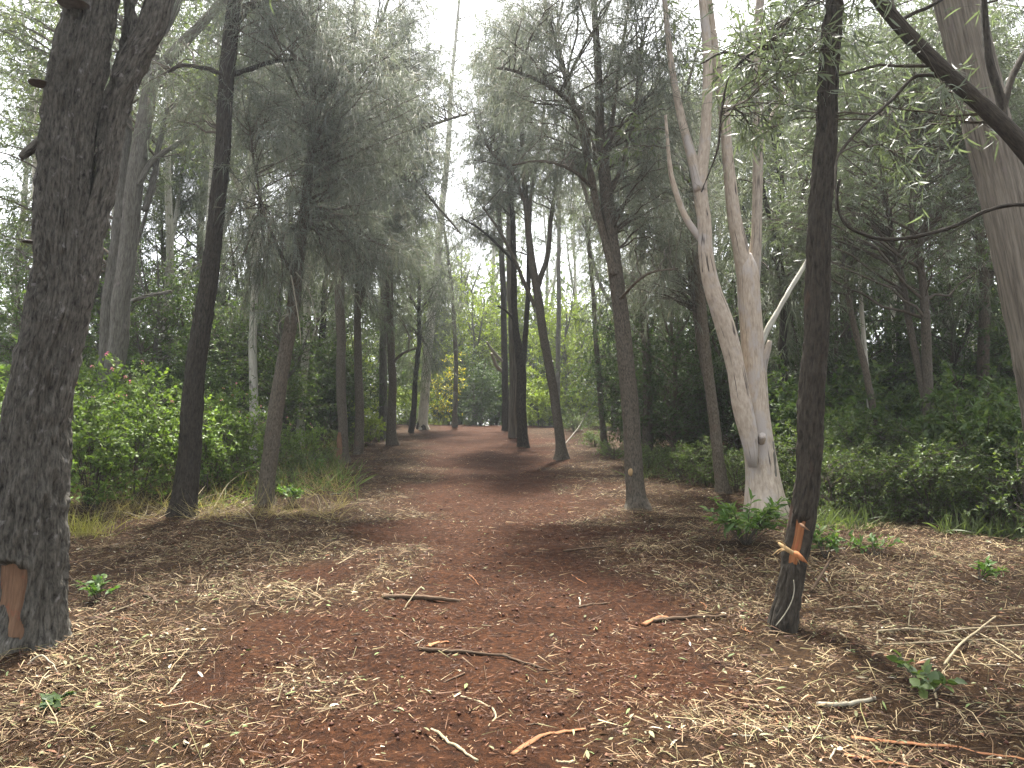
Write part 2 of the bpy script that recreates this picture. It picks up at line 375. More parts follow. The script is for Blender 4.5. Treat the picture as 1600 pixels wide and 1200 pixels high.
def fill_crown(stems, ells, nt_, rng, twigs=9, tl=(.4, .9), lift=.15, r_k=.009, up_k=.5, low=.25, tw_r=.004, spread=1.0, brcol=None):
    """Boughs from the stems out to points inside the crown's ellipsoids, with twigs along them."""
    mb = MB(); pts = []
    for s in stems:
        q = spline(s, 40); pts.append(q[int(40 * low):])
    pts = np.concatenate(pts); TA, TB, TM = [], [], []
    wts = np.array([e[3] * e[4] * e[5] for e in ells]); wts = wts ** .7; wts /= wts.sum()
    for _ in range(nt_):
        e = ells[rng.choice(len(ells), p=wts)]; v = rng.normal(size=3); v = v / np.linalg.norm(v) * rng.uniform(.25, 1) ** .6
        tg = np.array(e[:3]) + v * np.array(e[3:6])
        dz = tg[2] - pts[:, 2]; hd = np.linalg.norm(tg[:2] - pts[:, :2], axis=1)
        cost = np.abs(dz - up_k * hd) + .35 * hd + rng.uniform(0, .5, len(pts)); k = int(np.argmin(cost)); a_ = pts[k, :3]
        L = np.linalg.norm(tg - a_)
        if L < .15: continue
        c_ = (a_ + tg) * .5 + np.array([0, 0, 1]) * L * lift + rng.normal(size=3) * L * .10
        r0 = min(pts[k, 3] * .6, r_k * L + .006)
        pth = bez(a_, c_, tg, 9); pth[1:-1] += rng.normal(size=(7, 3)) * L * .012
        tube(mb, np.concatenate([pth, np.linspace(r0, .004, 9)[:, None]], 1), 5, cap=False)
        m_ = int(twigs * rng.uniform(.7, 1.3) * np.clip(L / 1.6, .6, 1.8)); t_ = rng.uniform(.3, 1, m_) ** .8 * 8; i0 = np.clip(t_.astype(int), 0, 7); fr = (t_ - i0)[:, None]
        A = pth[i0] * (1 - fr) + pth[i0 + 1] * fr; tan = nrm(pth[i0 + 1] - pth[i0])
        D = nrm(tan * .7 + rng.normal(size=(m_, 3)) * .7 * spread + np.array([0, 0, .1])); LL = rng.uniform(*tl, (m_, 1))
        B = A + D * LL + np.array([0, 0, -.15]) * LL; TA.append(A); TB.append(B); TM.append((A + B) / 2 + np.array([0, 0, .06]) * LL)
    TA, TB, TM = (np.concatenate(v) if v else np.zeros((0, 3)) for v in (TA, TB, TM))
    sticks(mb, TA, TB, TM, tw_r, tw_r * .45)
    return mb, TA, TB

def along(TA, TB, k, rng, lo=.1):
    N = len(TA); i = np.repeat(np.arange(N), k); t = rng.uniform(lo, 1.05, len(i))[:, None]
    return i, TA[i] * (1 - t) + TB[i] * t, nrm(TB - TA)[i]

def tint(base, i, rng, amt=.35, other=None, oa=.3):
    base = np.array(base); n = int(i.max()) + 1 if len(i) else 1
    cl = rng.uniform(1 - amt * .6, 1 + amt * .6, (n, 1)); c = base * cl[i] * rng.uniform(1 - amt * .6, 1 + amt * .6, (len(i), 1))
    if other is not None:
        w = (rng.uniform(0, 1, (len(i), 1)) < oa) * rng.uniform(.4, 1, (len(i), 1)); c = c * (1 - w) + np.array(other) * w
    return c

def foliage(kind, TA, TB, rng, k=None, wf=1.0):
    mb = MB()
    if kind == 'needle':
        i, P, D = along(TA, TB, k or 26, rng); D = D * .6 + rng.normal(size=D.shape) * .55
        strands(mb, P, D, rng.uniform(.18, .42, len(P)), rng.uniform(.0022, .0042, len(P)) * wf, rng, tint((.130, .146, .116), i, rng, .4, (.20, .175, .14), .12))
        mt = M['needle']
    elif kind == 'needle_far':
        i, P, D = along(TA, TB, k or 16, rng); D = D * .6 + rng.normal(size=D.shape) * .55
        strands(mb, P, D, rng.uniform(.25, .55, len(P)), rng.uniform(.005, .009, len(P)), rng, tint((.13, .15, .095), i, rng, .35))
        mt = M['needle']
    elif kind == 'wattle':
        i, P, D = along(TA, TB, k or 11, rng); D = D * .5 + rng.normal(size=D.shape) * .55 + np.array([0, 0, -.45])
        leaves(mb, P, D, rng.uniform(.10, .19, len(P)), rng.uniform(.011, .018, len(P)), rng, tint((.11, .132, .082), i, rng, .4), LANCE, 0, .35)
        mt = M['wattle']
    elif kind == 'gum':
        i, P, D = along(TA, TB, k or 10, rng); D = D * .4 + rng.normal(size=D.shape) * .55 + np.array([0, 0, -.5])
        leaves(mb, P, D, rng.uniform(.10, .18, len(P)), rng.uniform(.018, .032, len(P)), rng, tint((.10, .125, .075), i, rng, .35, (.14, .15, .08), .2), LANCE, 0, .2)
        mt = M['leaf']
    else:
        col, oth, L, W, kk, tm = {'broad': ((.068, .108, .036), (.12, .16, .05), (.07, .13), (.035, .06), 16, RHOMB),
                          'bright': ((.15, .20, .030), (.22, .25, .04), (.08, .14), (.04, .065), 16, RHOMB),
                          'lantana': ((.115, .175, .042), (.17, .225, .06), (.04, .085), (.025, .05), 13, OVAL),
                          'lowgreen': ((.068, .100, .034), (.12, .15, .048), (.03, .065), (.014, .032), 16, RHOMB),
                          'darkleaf': ((.042, .066, .028), (.065, .095, .035), (.07, .14), (.03, .055), 16, RHOMB),
                          'yellow': ((.10, .145, .03), (.64, .50, .03), (.08, .14), (.045, .075), 16, OVAL)}[kind]
        i, P, D = along(TA, TB, k or kk, rng); D = D * .5 + rng.normal(size=D.shape) * .7
        leaves(mb, P, D, rng.uniform(*L, len(P)), rng.uniform(*W, len(P)), rng, tint(col, i, rng, .4, oth, .4 if kind == 'yellow' else .3), tm, .55)
        mt = M['leaf']
    return mb, mt

def ell_px(px, py, d, rx, ry, rz):
    c = at(px, py, d); k = d / F; return (*c, rx * k, rz, ry * k)

def tree(name, label, cat, stems, bark, sides=16, rows=60, disp=None, d=None, d1=None, ells=(), nt_=0, kind='needle', k=None, group=None, seed=1, smooth_bark=None, low=.25, twigs=9, lift=.15, up_k=.5, tl=(.4, .9), extra=None, base=None, foot=True):
    """A tree whose stems follow the photograph; first stem = trunk, the rest are limbs."""
    rng = np.random.RandomState(seed)
    b = hit(stems[0][0][0], stems[0][0][1]) if base is None else np.array(base)
    d = b[1] if d is None else d
    S = []
    for q, s in enumerate(stems):
        dd = (d1[q] if isinstance(d1, (list, tuple)) else (d1 if d1 is not None else 0))
        dd = dd if isinstance(dd, tuple) else (0, dd)
        S.append(stem_px(s, d + dd[0], d + dd[1]))
    if foot:
        S[0] = np.concatenate([[S[0][0] + np.array([0, 0, -.35, S[0][0][3] * .15])], S[0]])
    root = thing(name, label, cat, b, group)
    for q, s in enumerate(S):
        r = max(20, int(rows * (1 if q == 0 else (.7 if rows > 300 else .35)))) ; sd = sides if q == 0 else max(8, int(min(sides, 60) * .75))
        mb = MB(); P = spline(s, r); P[:, :2] += (vn(np.stack([P[:, 2] * 1.4, P[:, 2] * 0, P[:, 2] * 0 + q], -1), seed + q)[:, None] - .5) * P[:, 3:4] * .25
        f0 = disp(seed + q * 3) if disp else None
        if q == 0 and foot and f0:
            f1 = f0; ph = seed * 1.7
            f0 = lambda bk, dirs, rr, s, f1=f1, ph=ph: f1(bk, dirs, rr, s) + (.35 if bark == 'gum' else 1) * rr * np.exp(-np.clip(bk[..., 2] - .3, 0, 9) / .16) * (.16 + .26 * np.cos(np.arctan2(bk[..., 1], bk[..., 0]) * 4 + ph + np.sin(np.arctan2(bk[..., 1], bk[..., 0]) + ph)) + .2 * (vn(bk * 9, 3) - .5))
        tube(mb, P, sd, f0)
        mb.obj('trunk' if q == 0 else 'limb', M[bark], root)
    if nt_:
        br, TA, TB = fill_crown(S, [ell_px(e[0], e[1], d + e[2], *e[3:]) for e in ells], nt_, rng, twigs, tl, lift, low=low, up_k=up_k)
        br.obj('branches', M['twig'], root, 'stuff')
        fo, mt = foliage(kind, TA, TB, rng, k, float(np.clip(d / 12, 1, 2.2))); fo.obj('crown', mt, root, 'stuff')
    return root, S

R_IRON = lambda s: rough(s, .046, 36, 3.0)
R_DARK = lambda s: rough(s, .030, 40, 3.6)
R_OAK = lambda s: rough(s, .014, 44, 10)
R_STR = lambda s: rough(s, .030, 22, 1.2)
R_GUM = lambda s: rough(s, .004, 10, 2, False)

# --- the big ironbark at the left edge, with a recessed scar low on its trunk
def scar_disp(base_fn, box, depth):
    def mk(s):
        f0 = base_fn(s)
        def f(bk, dirs, rr, sl):
            mk_ = scar_mask(bk, dirs, sl, box); return f0(bk, dirs, rr, sl) * (1 - mk_) - depth * mk_
        return f
    return mk
def scar_mask(bk, dirs, sl, box):
    """box = centre direction (x, y), half angle, from, to (metres along trunk)"""
    cx_, cy_, ha, s0, s1 = box
    a = np.arctan2(dirs[..., 0] * cy_ - dirs[..., 1] * cx_, dirs[..., 0] * cx_ + dirs[..., 1] * cy_)
    n = (vn(bk * np.array([14, 14, 9.]), 77) - .5) * .5
    e = np.maximum(np.abs(a) / ha, np.abs(bk[..., 2] - (s0 + s1) / 2) / ((s1 - s0) / 2)) + n
    return np.clip((1.05 - e) / .12, 0, 1)

def scar_part(root, S0, rows, sides, box, inset, mat, seed, name='bark_scar'):
    P = spline(S0, rows); mb = MB(); tube(mb, P, sides, lambda bk, dirs, rr, s: np.where(scar_mask(bk, dirs, s, box) > .45, -inset + .004 * (vn(bk * 40, 5) - .5), -.5 * rr), cap=False)
    V = mb.V[0]; Q = mb.Q[0]
    u = np.gradient(P[:, :3], axis=0)
    # keep only the faces inside the scar
    t = nrm(u); ref = np.eye(3)[np.argmin(np.abs(t).mean(0))]; uu = nrm(np.cross(t, ref)); vv = np.cross(t, uu)
    A = np.arange(sides) / sides * 2 * math.pi
    dirs = uu[:, None, :] * np.cos(A)[None, :, None] + vv[:, None, :] * np.sin(A)[None, :, None]
    mk = scar_mask(mb.B[0].reshape(rows, sides, 3), dirs, None, box).ravel() > .45
    keep = mk[Q].all(1); Q = Q[keep]; idx = np.unique(Q); re = np.zeros(len(V), int); re[idx] = np.arange(len(idx))
    m2 = MB(); m2.add(V[idx], re[Q], None, mb.B[0][idx]); o = m2.obj(name, M[mat], root); return o

box1 = (-.02, -1, .55, .42, .86)
WSC = .91
t1, S1 = tree('ironbark_tree', 'huge dark forked tree at the left edge with bracket fungi and a red scar', 'tree',
    [[(38, 1000, 158), (45, 940, 136), (50, 870, 130), (56, 760, 126), (62, 680, 118), (72, 600, 106), (90, 500, 102), (96, 420, 92), (96, 340, 92), (97, 270, 96), (104, 210, 92), (113, 150, 94), (127, 90, 94), (138, 20, 86), (150, -60, 82), (165, -220, 70), (170, -420, 50)],
     [(84, 690, 30), (100, 590, 50), (112, 490, 60), (126, 420, 54), (143, 350, 46), (156, 300, 42), (165, 250, 42), (172, 200, 42), (186, 150, 46), (209, 100, 46), (236, 50, 44), (252, 0, 42), (290, -160, 36), (320, -320, 24)],
     [(176, 225, 20), (184, 160, 26), (193, 100, 24), (201, 40, 20), (202, -40, 20), (190, -160, 14)]],
    'iron', 120, 380, scar_disp(R_IRON, box1, .055), d1=[0, (-.02, .25), (.15, .5)],
    ells=[(60, -330, .3, 330, 160, 1.6), (300, -330, .6, 220, 130, 1.5)], nt_=34, kind='gum', seed=11, low=.75)
scar_part(t1, S1[0], 380, 120, box1, .032, 'oldwood', 3)

def bracket(root, px, py, d, w, hgt_, dirx, diry):
    """A hoof-shaped shelf fungus: half disc with a thin rim and a domed top."""
    c = at(px, py, d); k = d / F; R = w * k / 2; mb = MB(); n = 28; rings = [(0, .28, .30), (.6, .24, .30), (.92, .12, .22), (1, .0, .06), (.9, -.06, -.06), (.5, -.10, -.06), (0, -.14, -.06)]
    V = []
    for r, z, _ in rings:
        for q in range(n):
            a = q / n * 2 * math.pi; rr = R * r * (1 + .05 * math.sin(3 * a + 1)); V.append(c + np.array([math.cos(a) * rr, math.sin(a) * rr * .85, z * R * hgt_]))
    Q = [[i * n + j, i * n + (j + 1) % n, (i + 1) * n + (j + 1) % n, (i + 1) * n + j] for i in range(len(rings) - 1) for j in range(n)]
    mb.add(V, Q, None, np.array(V)); return mb.obj('bracket_fungus', M['fungus'], root)
D1 = S1[0][0, 1]; WSC = .86
bracket(t1, 114, 6, D1 - .20, 50, .55, 0, -1); bracket(t1, 64, 131, D1 - .12, 40, .5, -1, 0); bracket(t1, 44, 378, D1 - .02, 20, 1.2, -1, 0)
mb = MB(); st = stem_px([(72, 205, 16), (56, 226, 15), (36, 243, 12), (31, 246, 9)], D1, D1 - .05); tube(mb, spline(st, 14), 12, R_DARK(4)); mb.obj('broken_branch_stub', M['iron'], t1)

# --- right foreground: thin black trunk with a torn gash
box2 = (-.45, -.9, .85, .80, 1.15)
t18, S18 = tree('black_barked_tree', 'slender black leaning trunk in the right foreground with a torn orange gash', 'tree',
    [[(1222, 985, 56), (1232, 930, 46), (1240, 880, 45), (1250, 830, 44), (1262, 760, 43), (1266, 690, 44), (1268, 620, 44), (1276, 530, 44), (1278, 440, 43), (1281, 330, 40), (1290, 220, 37), (1294, 120, 35), (1301, 30, 33), (1308, -60, 31), (1322, -260, 26), (1330, -460, 18)]],
    'dark', 84, 340, scar_disp(R_DARK, box2, .05), d1=.2, ells=[(1330, -420, .3, 260, 130, 1.5)], nt_=26, kind='gum', seed=21, low=.8)
scar_part(t18, S18[0], 340, 84, box2, .04, 'wood', 3)
D18 = S18[0][0, 1]
def blade(root, pts, w, th, mat, name):
    """A split sliver of wood: flat, tapered, ragged."""
    P = spline(np.array(pts), 10); n = len(P); mb = MB(); t = nrm(np.gradient(P, axis=0)); side = nrm(np.cross(t, [0, 1, .2])); up = np.cross(side, t)
    ww = w * np.interp(np.linspace(0, 1, n), [0, .15, .6, 1], [.35, 1, .75, .05]); V = []
    for i in range(n):
        for a, b in ((-.5, -.5), (.5, -.4), (.5, .5), (-.5, .4)): V.append(P[i] + side[i] * a * ww[i] + up[i] * b * th)
    Q = [[i * 4 + j, i * 4 + (j + 1) % 4, (i + 1) * 4 + (j + 1) % 4, (i + 1) * 4 + j] for i in range(n - 1) for j in range(4)] + [[3, 2, 1, 0], [n * 4 - 4, n * 4 - 3, n * 4 - 2, n * 4 - 1]]
    mb.add(V, Q, None, np.array(V)); return mb.obj(name, M[mat], root)
dA = D18 - .17
blade(t18, [at(1216, 848, dA + .05), at(1232, 860, dA + .005), at(1250, 870, dA - .005), at(1267, 885, dA + .01)], .034, .008, 'splint', 'wood_splinter')
blade(t18, [at(1240, 862, dA), at(1252, 872, dA - .04), at(1262, 880, dA - .04)], .045, .010, 'wood', 'wood_splinter')
blade(t18, [at(1250, 818, dA + .03), at(1257, 824, dA - .01), at(1265, 829, dA)], .022, .01, 'oldwood', 'wood_splinter')
for q, (x0, y0, x1, y1) in enumerate([(1228, 852, 1212, 846), (1228, 857, 1206, 868), (1230, 860, 1214, 866), (1240, 866, 1250, 882)]):
    blade(t18, [at(x0, y0, dA + .03), at((x0 + x1) / 2, (y0 + y1) / 2 - 3, dA), at(x1, y1, dA)], .012, .004, 'splint', 'wood_splinter')
mb = MB(); st = stem_px([(1212, 978, 2.2), (1226, 960, 2.2), (1237, 940, 2.2), (1241, 922, 2), (1240, 906, 1.6)], D18 - .2, D18 - .16); tube(mb, spline(st, 20), 6); mb.obj('dry_vine', M['stickp'], t18)

# --- white gum on the right
t17, S17 = tree('white_gum_tree', 'pale pinkish white gum with several smooth stems right of the track', 'tree',
    [[(1198, 806, 84), (1192, 750, 64), (1186, 700, 58), (1180, 650, 56), (1180, 610, 48), (1178, 560, 44), (1174, 500, 42), (1170, 450, 42), (1168, 420, 38), (1168, 396, 14)],
     [(1176, 730, 16), (1170, 680, 34), (1160, 630, 38), (1150, 580, 34), (1140, 540, 36), (1130, 500, 36), (1113, 450, 31), (1104, 400, 28), (1100, 345, 26), (1093, 290, 25), (1103, 200, 20), (1106, 100, 18), (1098, 0, 16), (1085, -120, 14), (1060, -300, 9)],
     [(1170, 500, 14), (1166, 440, 32), (1157, 385, 28), (1148, 340, 25), (1138, 250, 21), (1130, 170, 20), (1116, 80, 19), (1106, 0, 17), (1090, -140, 14), (1080, -330, 8)],
     [(1174, 490, 14), (1177, 430, 26), (1182, 370, 20), (1184, 300, 19), (1185, 220, 20), (1184, 150, 19), (1182, 70, 17), (1190, -20, 15), (1205, -160, 12), (1215, -330, 8)],
     [(1094, 300, 24), (1082, 250, 20), (1068, 200, 16), (1050, 110, 12), (1040, 20, 10), (1030, -80, 8)],
     [(1186, 236, 14), (1196, 205, 12), (1210, 175, 11), (1224, 148, 9), (1246, 110, 5)],
     [(1100, 380, 14), (1072, 340, 12), (1052, 285, 10), (1046, 250, 8), (1040, 180, 5)]],
    'gum', 48, 130, R_GUM, d1=[0, (-.25, -.2), (0, .2), (.05, .3), (-.25, .2), (.2, .4), (-.2, -.4)],
    ells=[(1080, -200, 0, 170, 130, 1.6), (1220, -200, .5, 170, 130, 1.6), (1050, 60, .4, 60, 60, .8), (1015, 240, -.2, 60, 60, .8)], nt_=80, kind='gum', seed=31, low=.7)
D17 = S17[0][1, 1]
mb = MB(); tube(mb, spline(stem_px([(1188, 545, 9), (1198, 518, 11), (1216, 485, 10), (1236, 450, 9), (1254, 420, 8), (1269, 393, 5)], D17 - .05, D17 + .1), 40), 12, rough(7, .01, 60, 3)); mb.obj('dead_white_branch', M['pale'], t17)
mb = MB(); tube(mb, spline(stem_px([(1186, 600, 22), (1192, 565, 20), (1199, 545, 14), (1203, 532, 8)], D17 - .02, D17 - .12), 20), 16, R_GUM(3)); mb.obj('broken_branch_stub', M['gum'], t17)
mb = MB(); tube(mb, spline(stem_px([(1190, 690, 14), (1191, 684, 15), (1191, 680, 13)], D17 - .2, D17 - .33), 8), 14, R_GUM(5)); mb.obj('knot', M['gum'], t17)
mb = MB(); tube(mb, spline(stem_px([(1216, 832, 16), (1214, 790, 13), (1210, 740, 10), (1206, 690, 6)], D17 - .22, D17 - .12), 20), 8, R_DARK(8)); mb.obj('hanging_bark_strip', M['grey'], t17)

# --- leaning stringybark on the far right
t19, S19 = tree('stringybark_tree', 'thick grey stringybark with long vertical fibres leaning in from the right edge', 'tree',
    [[(1690, 850, 130), (1668, 760, 112), (1640, 660, 100), (1622, 560, 94), (1600, 450, 92), (1576, 340, 90), (1548, 220, 88), (1522, 110, 86), (1496, 0, 82), (1470, -110, 78), (1430, -300, 60), (1400, -460, 40)]],
    'string', 100, 220, R_STR, d1=.3, ells=[(1420, -330, .2, 300, 130, 1.8)], nt_=30, kind='gum', seed=41, low=.75)

# --- wattle leaning in from beyond the right edge
t20, S20 = tree('leaning_wattle_tree', 'dark smooth wattle bough slanting across the upper right corner before the grey stringybark', 'tree',
    [[(1790, 1010, 62), (1775, 800, 54), (1745, 600, 50), (1700, 420, 46), (1640, 290, 42), (1590, 220, 38), (1540, 170, 34), (1480, 115, 31), (1420, 55, 28), (1370, -5, 26), (1320, -80, 20), (1280, -170, 12)],
     [(1570, 200, 20), (1562, 150, 18), (1545, 90, 16), (1538, 20, 14), (1534, -60, 12), (1520, -180, 7)],
     [(1565, 185, 14), (1578, 130, 14), (1600, 85, 13), (1640, 30, 11), (1700, -60, 7)],
     [(1690, 395, 14), (1640, 330, 10), (1590, 320, 8.5), (1540, 330, 8), (1495, 352, 8), (1440, 368, 7.5), (1380, 374, 7), (1335, 360, 6), (1314, 340, 5.5), (1308, 310, 5), (1312, 280, 5)],
     [(1500, 125, 8), (1470, 120, 8), (1430, 120, 7), (1395, 155, 7), (1350, 195, 6), (1315, 235, 5.5), (1306, 262, 5), (1306, 330, 3)],
     [(1400, 40, 10), (1420, 25, 8), (1470, 0, 7), (1500, -40, 5)],
     [(1300, -110, 10), (1265, 0, 7), (1235, 25, 6.5), (1200, 60, 6), (1165, 88, 5.5), (1130, 82, 4), (1095, 100, 3)],
     [(1168, 86, 5), (1140, 120, 4.5), (1128, 170, 4.5), (1122, 230, 4), (1108, 270, 3), (1096, 300, 2)]],
    'dark', 40, 160, lambda s: rough(s, .004, 30, 12), d1=[.3, (.2, .6), (.2, .5), (.0, -.1), (.3, -.2), (.3, .4), (.3, .6), (.5, .6)],
    ells=[(1330, 20, .6, 120, 90, 1.0), (1340, -150, .3, 200, 100, 1.2), (1240, 130, .6, 90, 100, .8), (1180, 60, .6, 80, 70, .8), (1420, 190, .5, 70, 80, .7), (1590, -60, .4, 100, 90, 1.)],
    nt_=95, kind='wattle', k=12, seed=51, low=.35, twigs=7, up_k=.2, lift=.05, tl=(.25, .6))

# --- the trees along the left of the track
t3, S3 = tree('dark_trunk_tree', 'tall dark reddish brown trunk rising from the bright green thicket on the left', 'tree',
    [[(284, 805, 50), (291, 740, 44), (300, 660, 40), (306, 590, 37), (318, 500, 34), (330, 420, 31), (338, 340, 29), (348, 240, 28), (352, 150, 27), (358, 70, 27), (366, 10, 25), (380, -60, 22), (400, -200, 16), (410, -340, 10)],
     [(364, 40, 14), (385, 12, 16), (410, 2, 13), (450, -30, 11), (500, -90, 7)],
     [(352, 120, 8), (390, 108, 7), (420, 98, 6), (460, 92, 4)],
     [(352, 118, 8), (325, 108, 7), (285, 102, 6), (262, 112, 4)]],
    'dark', 64, 260, R_DARK, d1=[0, (0, .2), (0, .3), (0, -.2)], ells=[(360, -180, .4, 240, 150, 2.2), (430, 60, .4, 110, 90, 1.2), (290, 130, .6, 80, 80, 1.)], nt_=90, kind='needle', k=20, seed=61, low=.5)
t2, S2 = tree('grey_twin_tree', 'grey rough trunks standing close together just right of the huge left tree', 'tree',
    [[(164, 765, 54), (168, 680, 44), (174, 600, 38), (188, 500, 36), (196, 420, 34), (204, 340, 33), (212, 270, 32), (222, 200, 30), (238, 130, 26), (262, 95, 22), (292, 62, 19), (320, 32, 16), (350, 0, 14), (420, -70, 10)],
     [(222, 250, 20), (228, 180, 19), (236, 110, 18), (250, 60, 15), (275, 10, 13), (300, -60, 9)],
     [(214, 290, 13), (232, 258, 11), (255, 238, 9), (280, 224, 8), (300, 215, 5)],
     [(158, 770, 26), (161, 640, 24), (164, 540, 24), (174, 450, 26), (184, 360, 24), (192, 260, 22), (200, 160, 18), (196, 40, 14)],
     [(208, 470, 7), (232, 462, 6), (268, 456, 5)],
     [(226, 330, 12), (240, 280, 11), (250, 220, 9), (262, 170, 7)]],
    'grey', 40, 170, R_DARK, d=14.0, base=gpt(164, 14.0), d1=[.3, (.2, .5), (.1, .4), (.4, .6), (0, -.3), (.2, .5)], ells=[(230, -60, .4, 230, 110, 2.0), (310, 110, .6, 80, 90, 1.2), (60, 60, .8, 120, 150, 1.4), (30, 270, .9, 70, 150, 1.2), (270, 170, .8, 90, 90, 1.4)], nt_=130, kind='gum', k=10, seed=71, low=.45)
t4, S4 = tree('leaning_she_oak_tree', 'leaning grey brown she-oak with dead hanging twigs beside the dark trunk on the left', 'tree',
    [[(410, 790, 38), (414, 760, 31), (424, 690, 29), (436, 610, 27), (450, 530, 25), (462, 455, 23), (470, 380, 21), (480, 300, 18), (487, 220, 15), (490, 120, 12), (486, 20, 9), (480, -90, 6)],
     [(468, 440, 8), (440, 400, 7), (412, 330, 5), (398, 260, 4), (390, 200, 3)]],
    'oak', 44, 200, R_OAK, d1=[0, (0, -.6)], ells=[(420, 300, -.3, 110, 150, 1.5), (460, 110, 0, 150, 160, 1.8), (415, 430, -.3, 80, 60, 1.1), (540, 330, .2, 110, 130, 1.5), (580, 160, .2, 110, 130, 1.6)], nt_=210, kind='needle', k=27, seed=81, low=.5, lift=.08)
rng = np.random.RandomState(5)
for q, pts in enumerate([[(455, 430), (462, 470), (468, 510), (470, 538)], [(462, 425), (480, 448), (490, 480), (493, 510), (486, 535)], [(440, 495), (452, 490), (436, 505), (436, 520)], [(484, 512), (478, 528)], [(560, 470), (540, 490), (528, 500)]][:3]):
    mb = MB(); tube(mb, spline(stem_px([(x, y, 2.6 - .4 * i) for i, (x, y) in enumerate(pts)], S4[0][1, 1] - .5, S4[0][1, 1] - .6), 14), 5); mb.obj('dead_twig', M['stickp'], t4)
t5, S5 = tree('tall_she_oak_tree', 'tall she-oak with a hazy drooping crown left of the track, scraped at its foot', 'tree',
    [[(535, 722, 24), (535, 680, 18), (533, 600, 17), (532, 500, 17), (530, 420, 17), (529, 350, 18), (520, 290, 18), (516, 250, 17), (528, 200, 15), (543, 140, 13), (552, 70, 11), (556, 0, 9), (562, -90, 6)],
     [(524, 320, 8), (560, 262, 8), (600, 232, 8), (640, 210, 7), (690, 190, 5), (730, 178, 3)],
     [(520, 290, 9), (500, 240, 8), (480, 200, 6), (460, 150, 5), (446, 90, 3)],
     [(530, 390, 7), (552, 372, 6), (576, 340, 5), (592, 320, 3)],
     [(540, 150, 8), (580, 80, 6), (600, 20, 5), (625, -50, 3)],
     [(560, 272, 6), (600, 268, 6), (650, 290, 5), (690, 330, 4), (720, 365, 2.5)]],
    'oak', 30, 180, R_OAK, d1=[.3, (.2, -.4), (.2, -.5), (0, .4), (.2, .6), (0, -.6)], ells=[(520, 180, 0, 150, 170, 2.4), (600, 60, .3, 110, 110, 2.), (640, 260, 0, 80, 110, 1.8), (450, 60, .2, 100, 110, 2.), (560, 360, .3, 100, 80, 1.6), (690, 160, 0, 50, 70, 1.2)],
    nt_=290, kind='needle', k=26, seed=91, low=.35, lift=.12)
mb = MB(); Pc = S5[0][1, :3]; V = []; n = 9
for i in range(n):
    for j in range(5):
        a = -1.9 + j * .28; r = S5[0][1, 3] * 1.02 + .012 * math.sin(i * 1.3 + j); z = .04 + i * .085; w = 1 - abs(i / (n - 1) - .4) * .8
        V.append(Pc + np.array([math.cos(-1.35 + (a + 1.35) * w - .6) * r, math.sin(-1.35 + (a + 1.35) * w - .6) * r, z]))
Q = [[i * 5 + j, i * 5 + j + 1, i * 5 + 6 + j, i * 5 + 5 + j] for i in range(n - 1) for j in range(4)]
mb.add(V, Q, None, np.array(V)); mb.obj('bark_scar', M['oldwood'], t5)

t6, S6 = tree('burnt_stump_tree', 'short thin charred dark trunk with a pale streak left of the track', 'tree',
    [[(496, 692, 20), (496, 660, 15), (499, 600, 14), (503, 540, 13), (506, 480, 10), (510, 400, 7), (514, 330, 4)]], 'dark', 20, 90, R_OAK, seed=96, ells=[(512, 360, .2, 50, 60, 1.2)], nt_=14, kind='needle', low=.6)
mb = MB(); s = S6[0][2:5].copy(); s[:, 1] -= s[:, 3] * .55; s[:, 0] += s[:, 3] * .5; s[:, 3] *= .62; tube(mb, spline(s, 30), 10, R_OAK(3)); mb.obj('bare_wood_streak', M['stickp'], t6)
t7, S7 = tree('straight_she_oak_tree', 'straight thin brown she-oak with a low side branch left of the far track', 'tree',
    [[(612, 694, 22), (612, 660, 17), (613, 600, 15), (610, 520, 14), (609, 440, 14), (610, 400, 13), (617, 350, 11), (626, 280, 9), (632, 180, 7), (640, 70, 4)],
     [(608, 420, 7), (596, 395, 6), (585, 370, 4), (570, 330, 3)],
     [(615, 565, 5), (630, 552, 5), (650, 544, 3)]],
    'oak', 22, 130, R_OAK, d1=[0, (0, .5), (0, -.8)], ells=[(625, 260, 0, 95, 130, 2.2), (640, 110, 0, 70, 100, 2.0), (600, 420, .5, 70, 60, 1.5)], nt_=120, kind='needle', k=20, seed=101, low=.45)
t8, S8 = tree('slender_pale_gum_tree', 'slender pale grey gum with a dark charred foot left of the far track', 'tree',
    [[(660, 670, 20), (662, 645, 18), (668, 560, 17), (676, 480, 15), (682, 420, 14), (689, 340, 12), (700, 240, 10), (704, 150, 8), (712, 60, 6), (722, -40, 4)]],
    'pale', 24, 130, R_GUM, ells=[(706, 90, 0, 55, 90, 1.8), (730, 30, .5, 50, 50, 1.8)], nt_=34, kind='gum', k=8, seed=111, low=.65)
mb = MB(); s = S8[0][0:3].copy(); s[1, 3] *= 1.08; s[2, 3] *= .75; s[0, 3] *= 1.15; s[2, :3] = s[1, :3] * .25 + s[2, :3] * .75; s[2, 0] -= .06; s[1, 0] -= .02; s[:, 1] -= .02; tube(mb, spline(s, 20), 16, R_DARK(2)); mb.obj('charred_foot', M['dark'], t8)
t9, _ = tree('sapling_trunk', 'thin straight young trunk in front of the yellow flowering bush', 'tree',
    [[(711, 667, 11), (711, 640, 9), (712, 560, 8), (708, 480, 7), (700, 400, 5), (690, 330, 3)]], 'oak', 14, 60, R_OAK, ells=[(700, 400, 0, 55, 80, 1.6)], nt_=40, kind='needle', k=18, seed=116, low=.45)
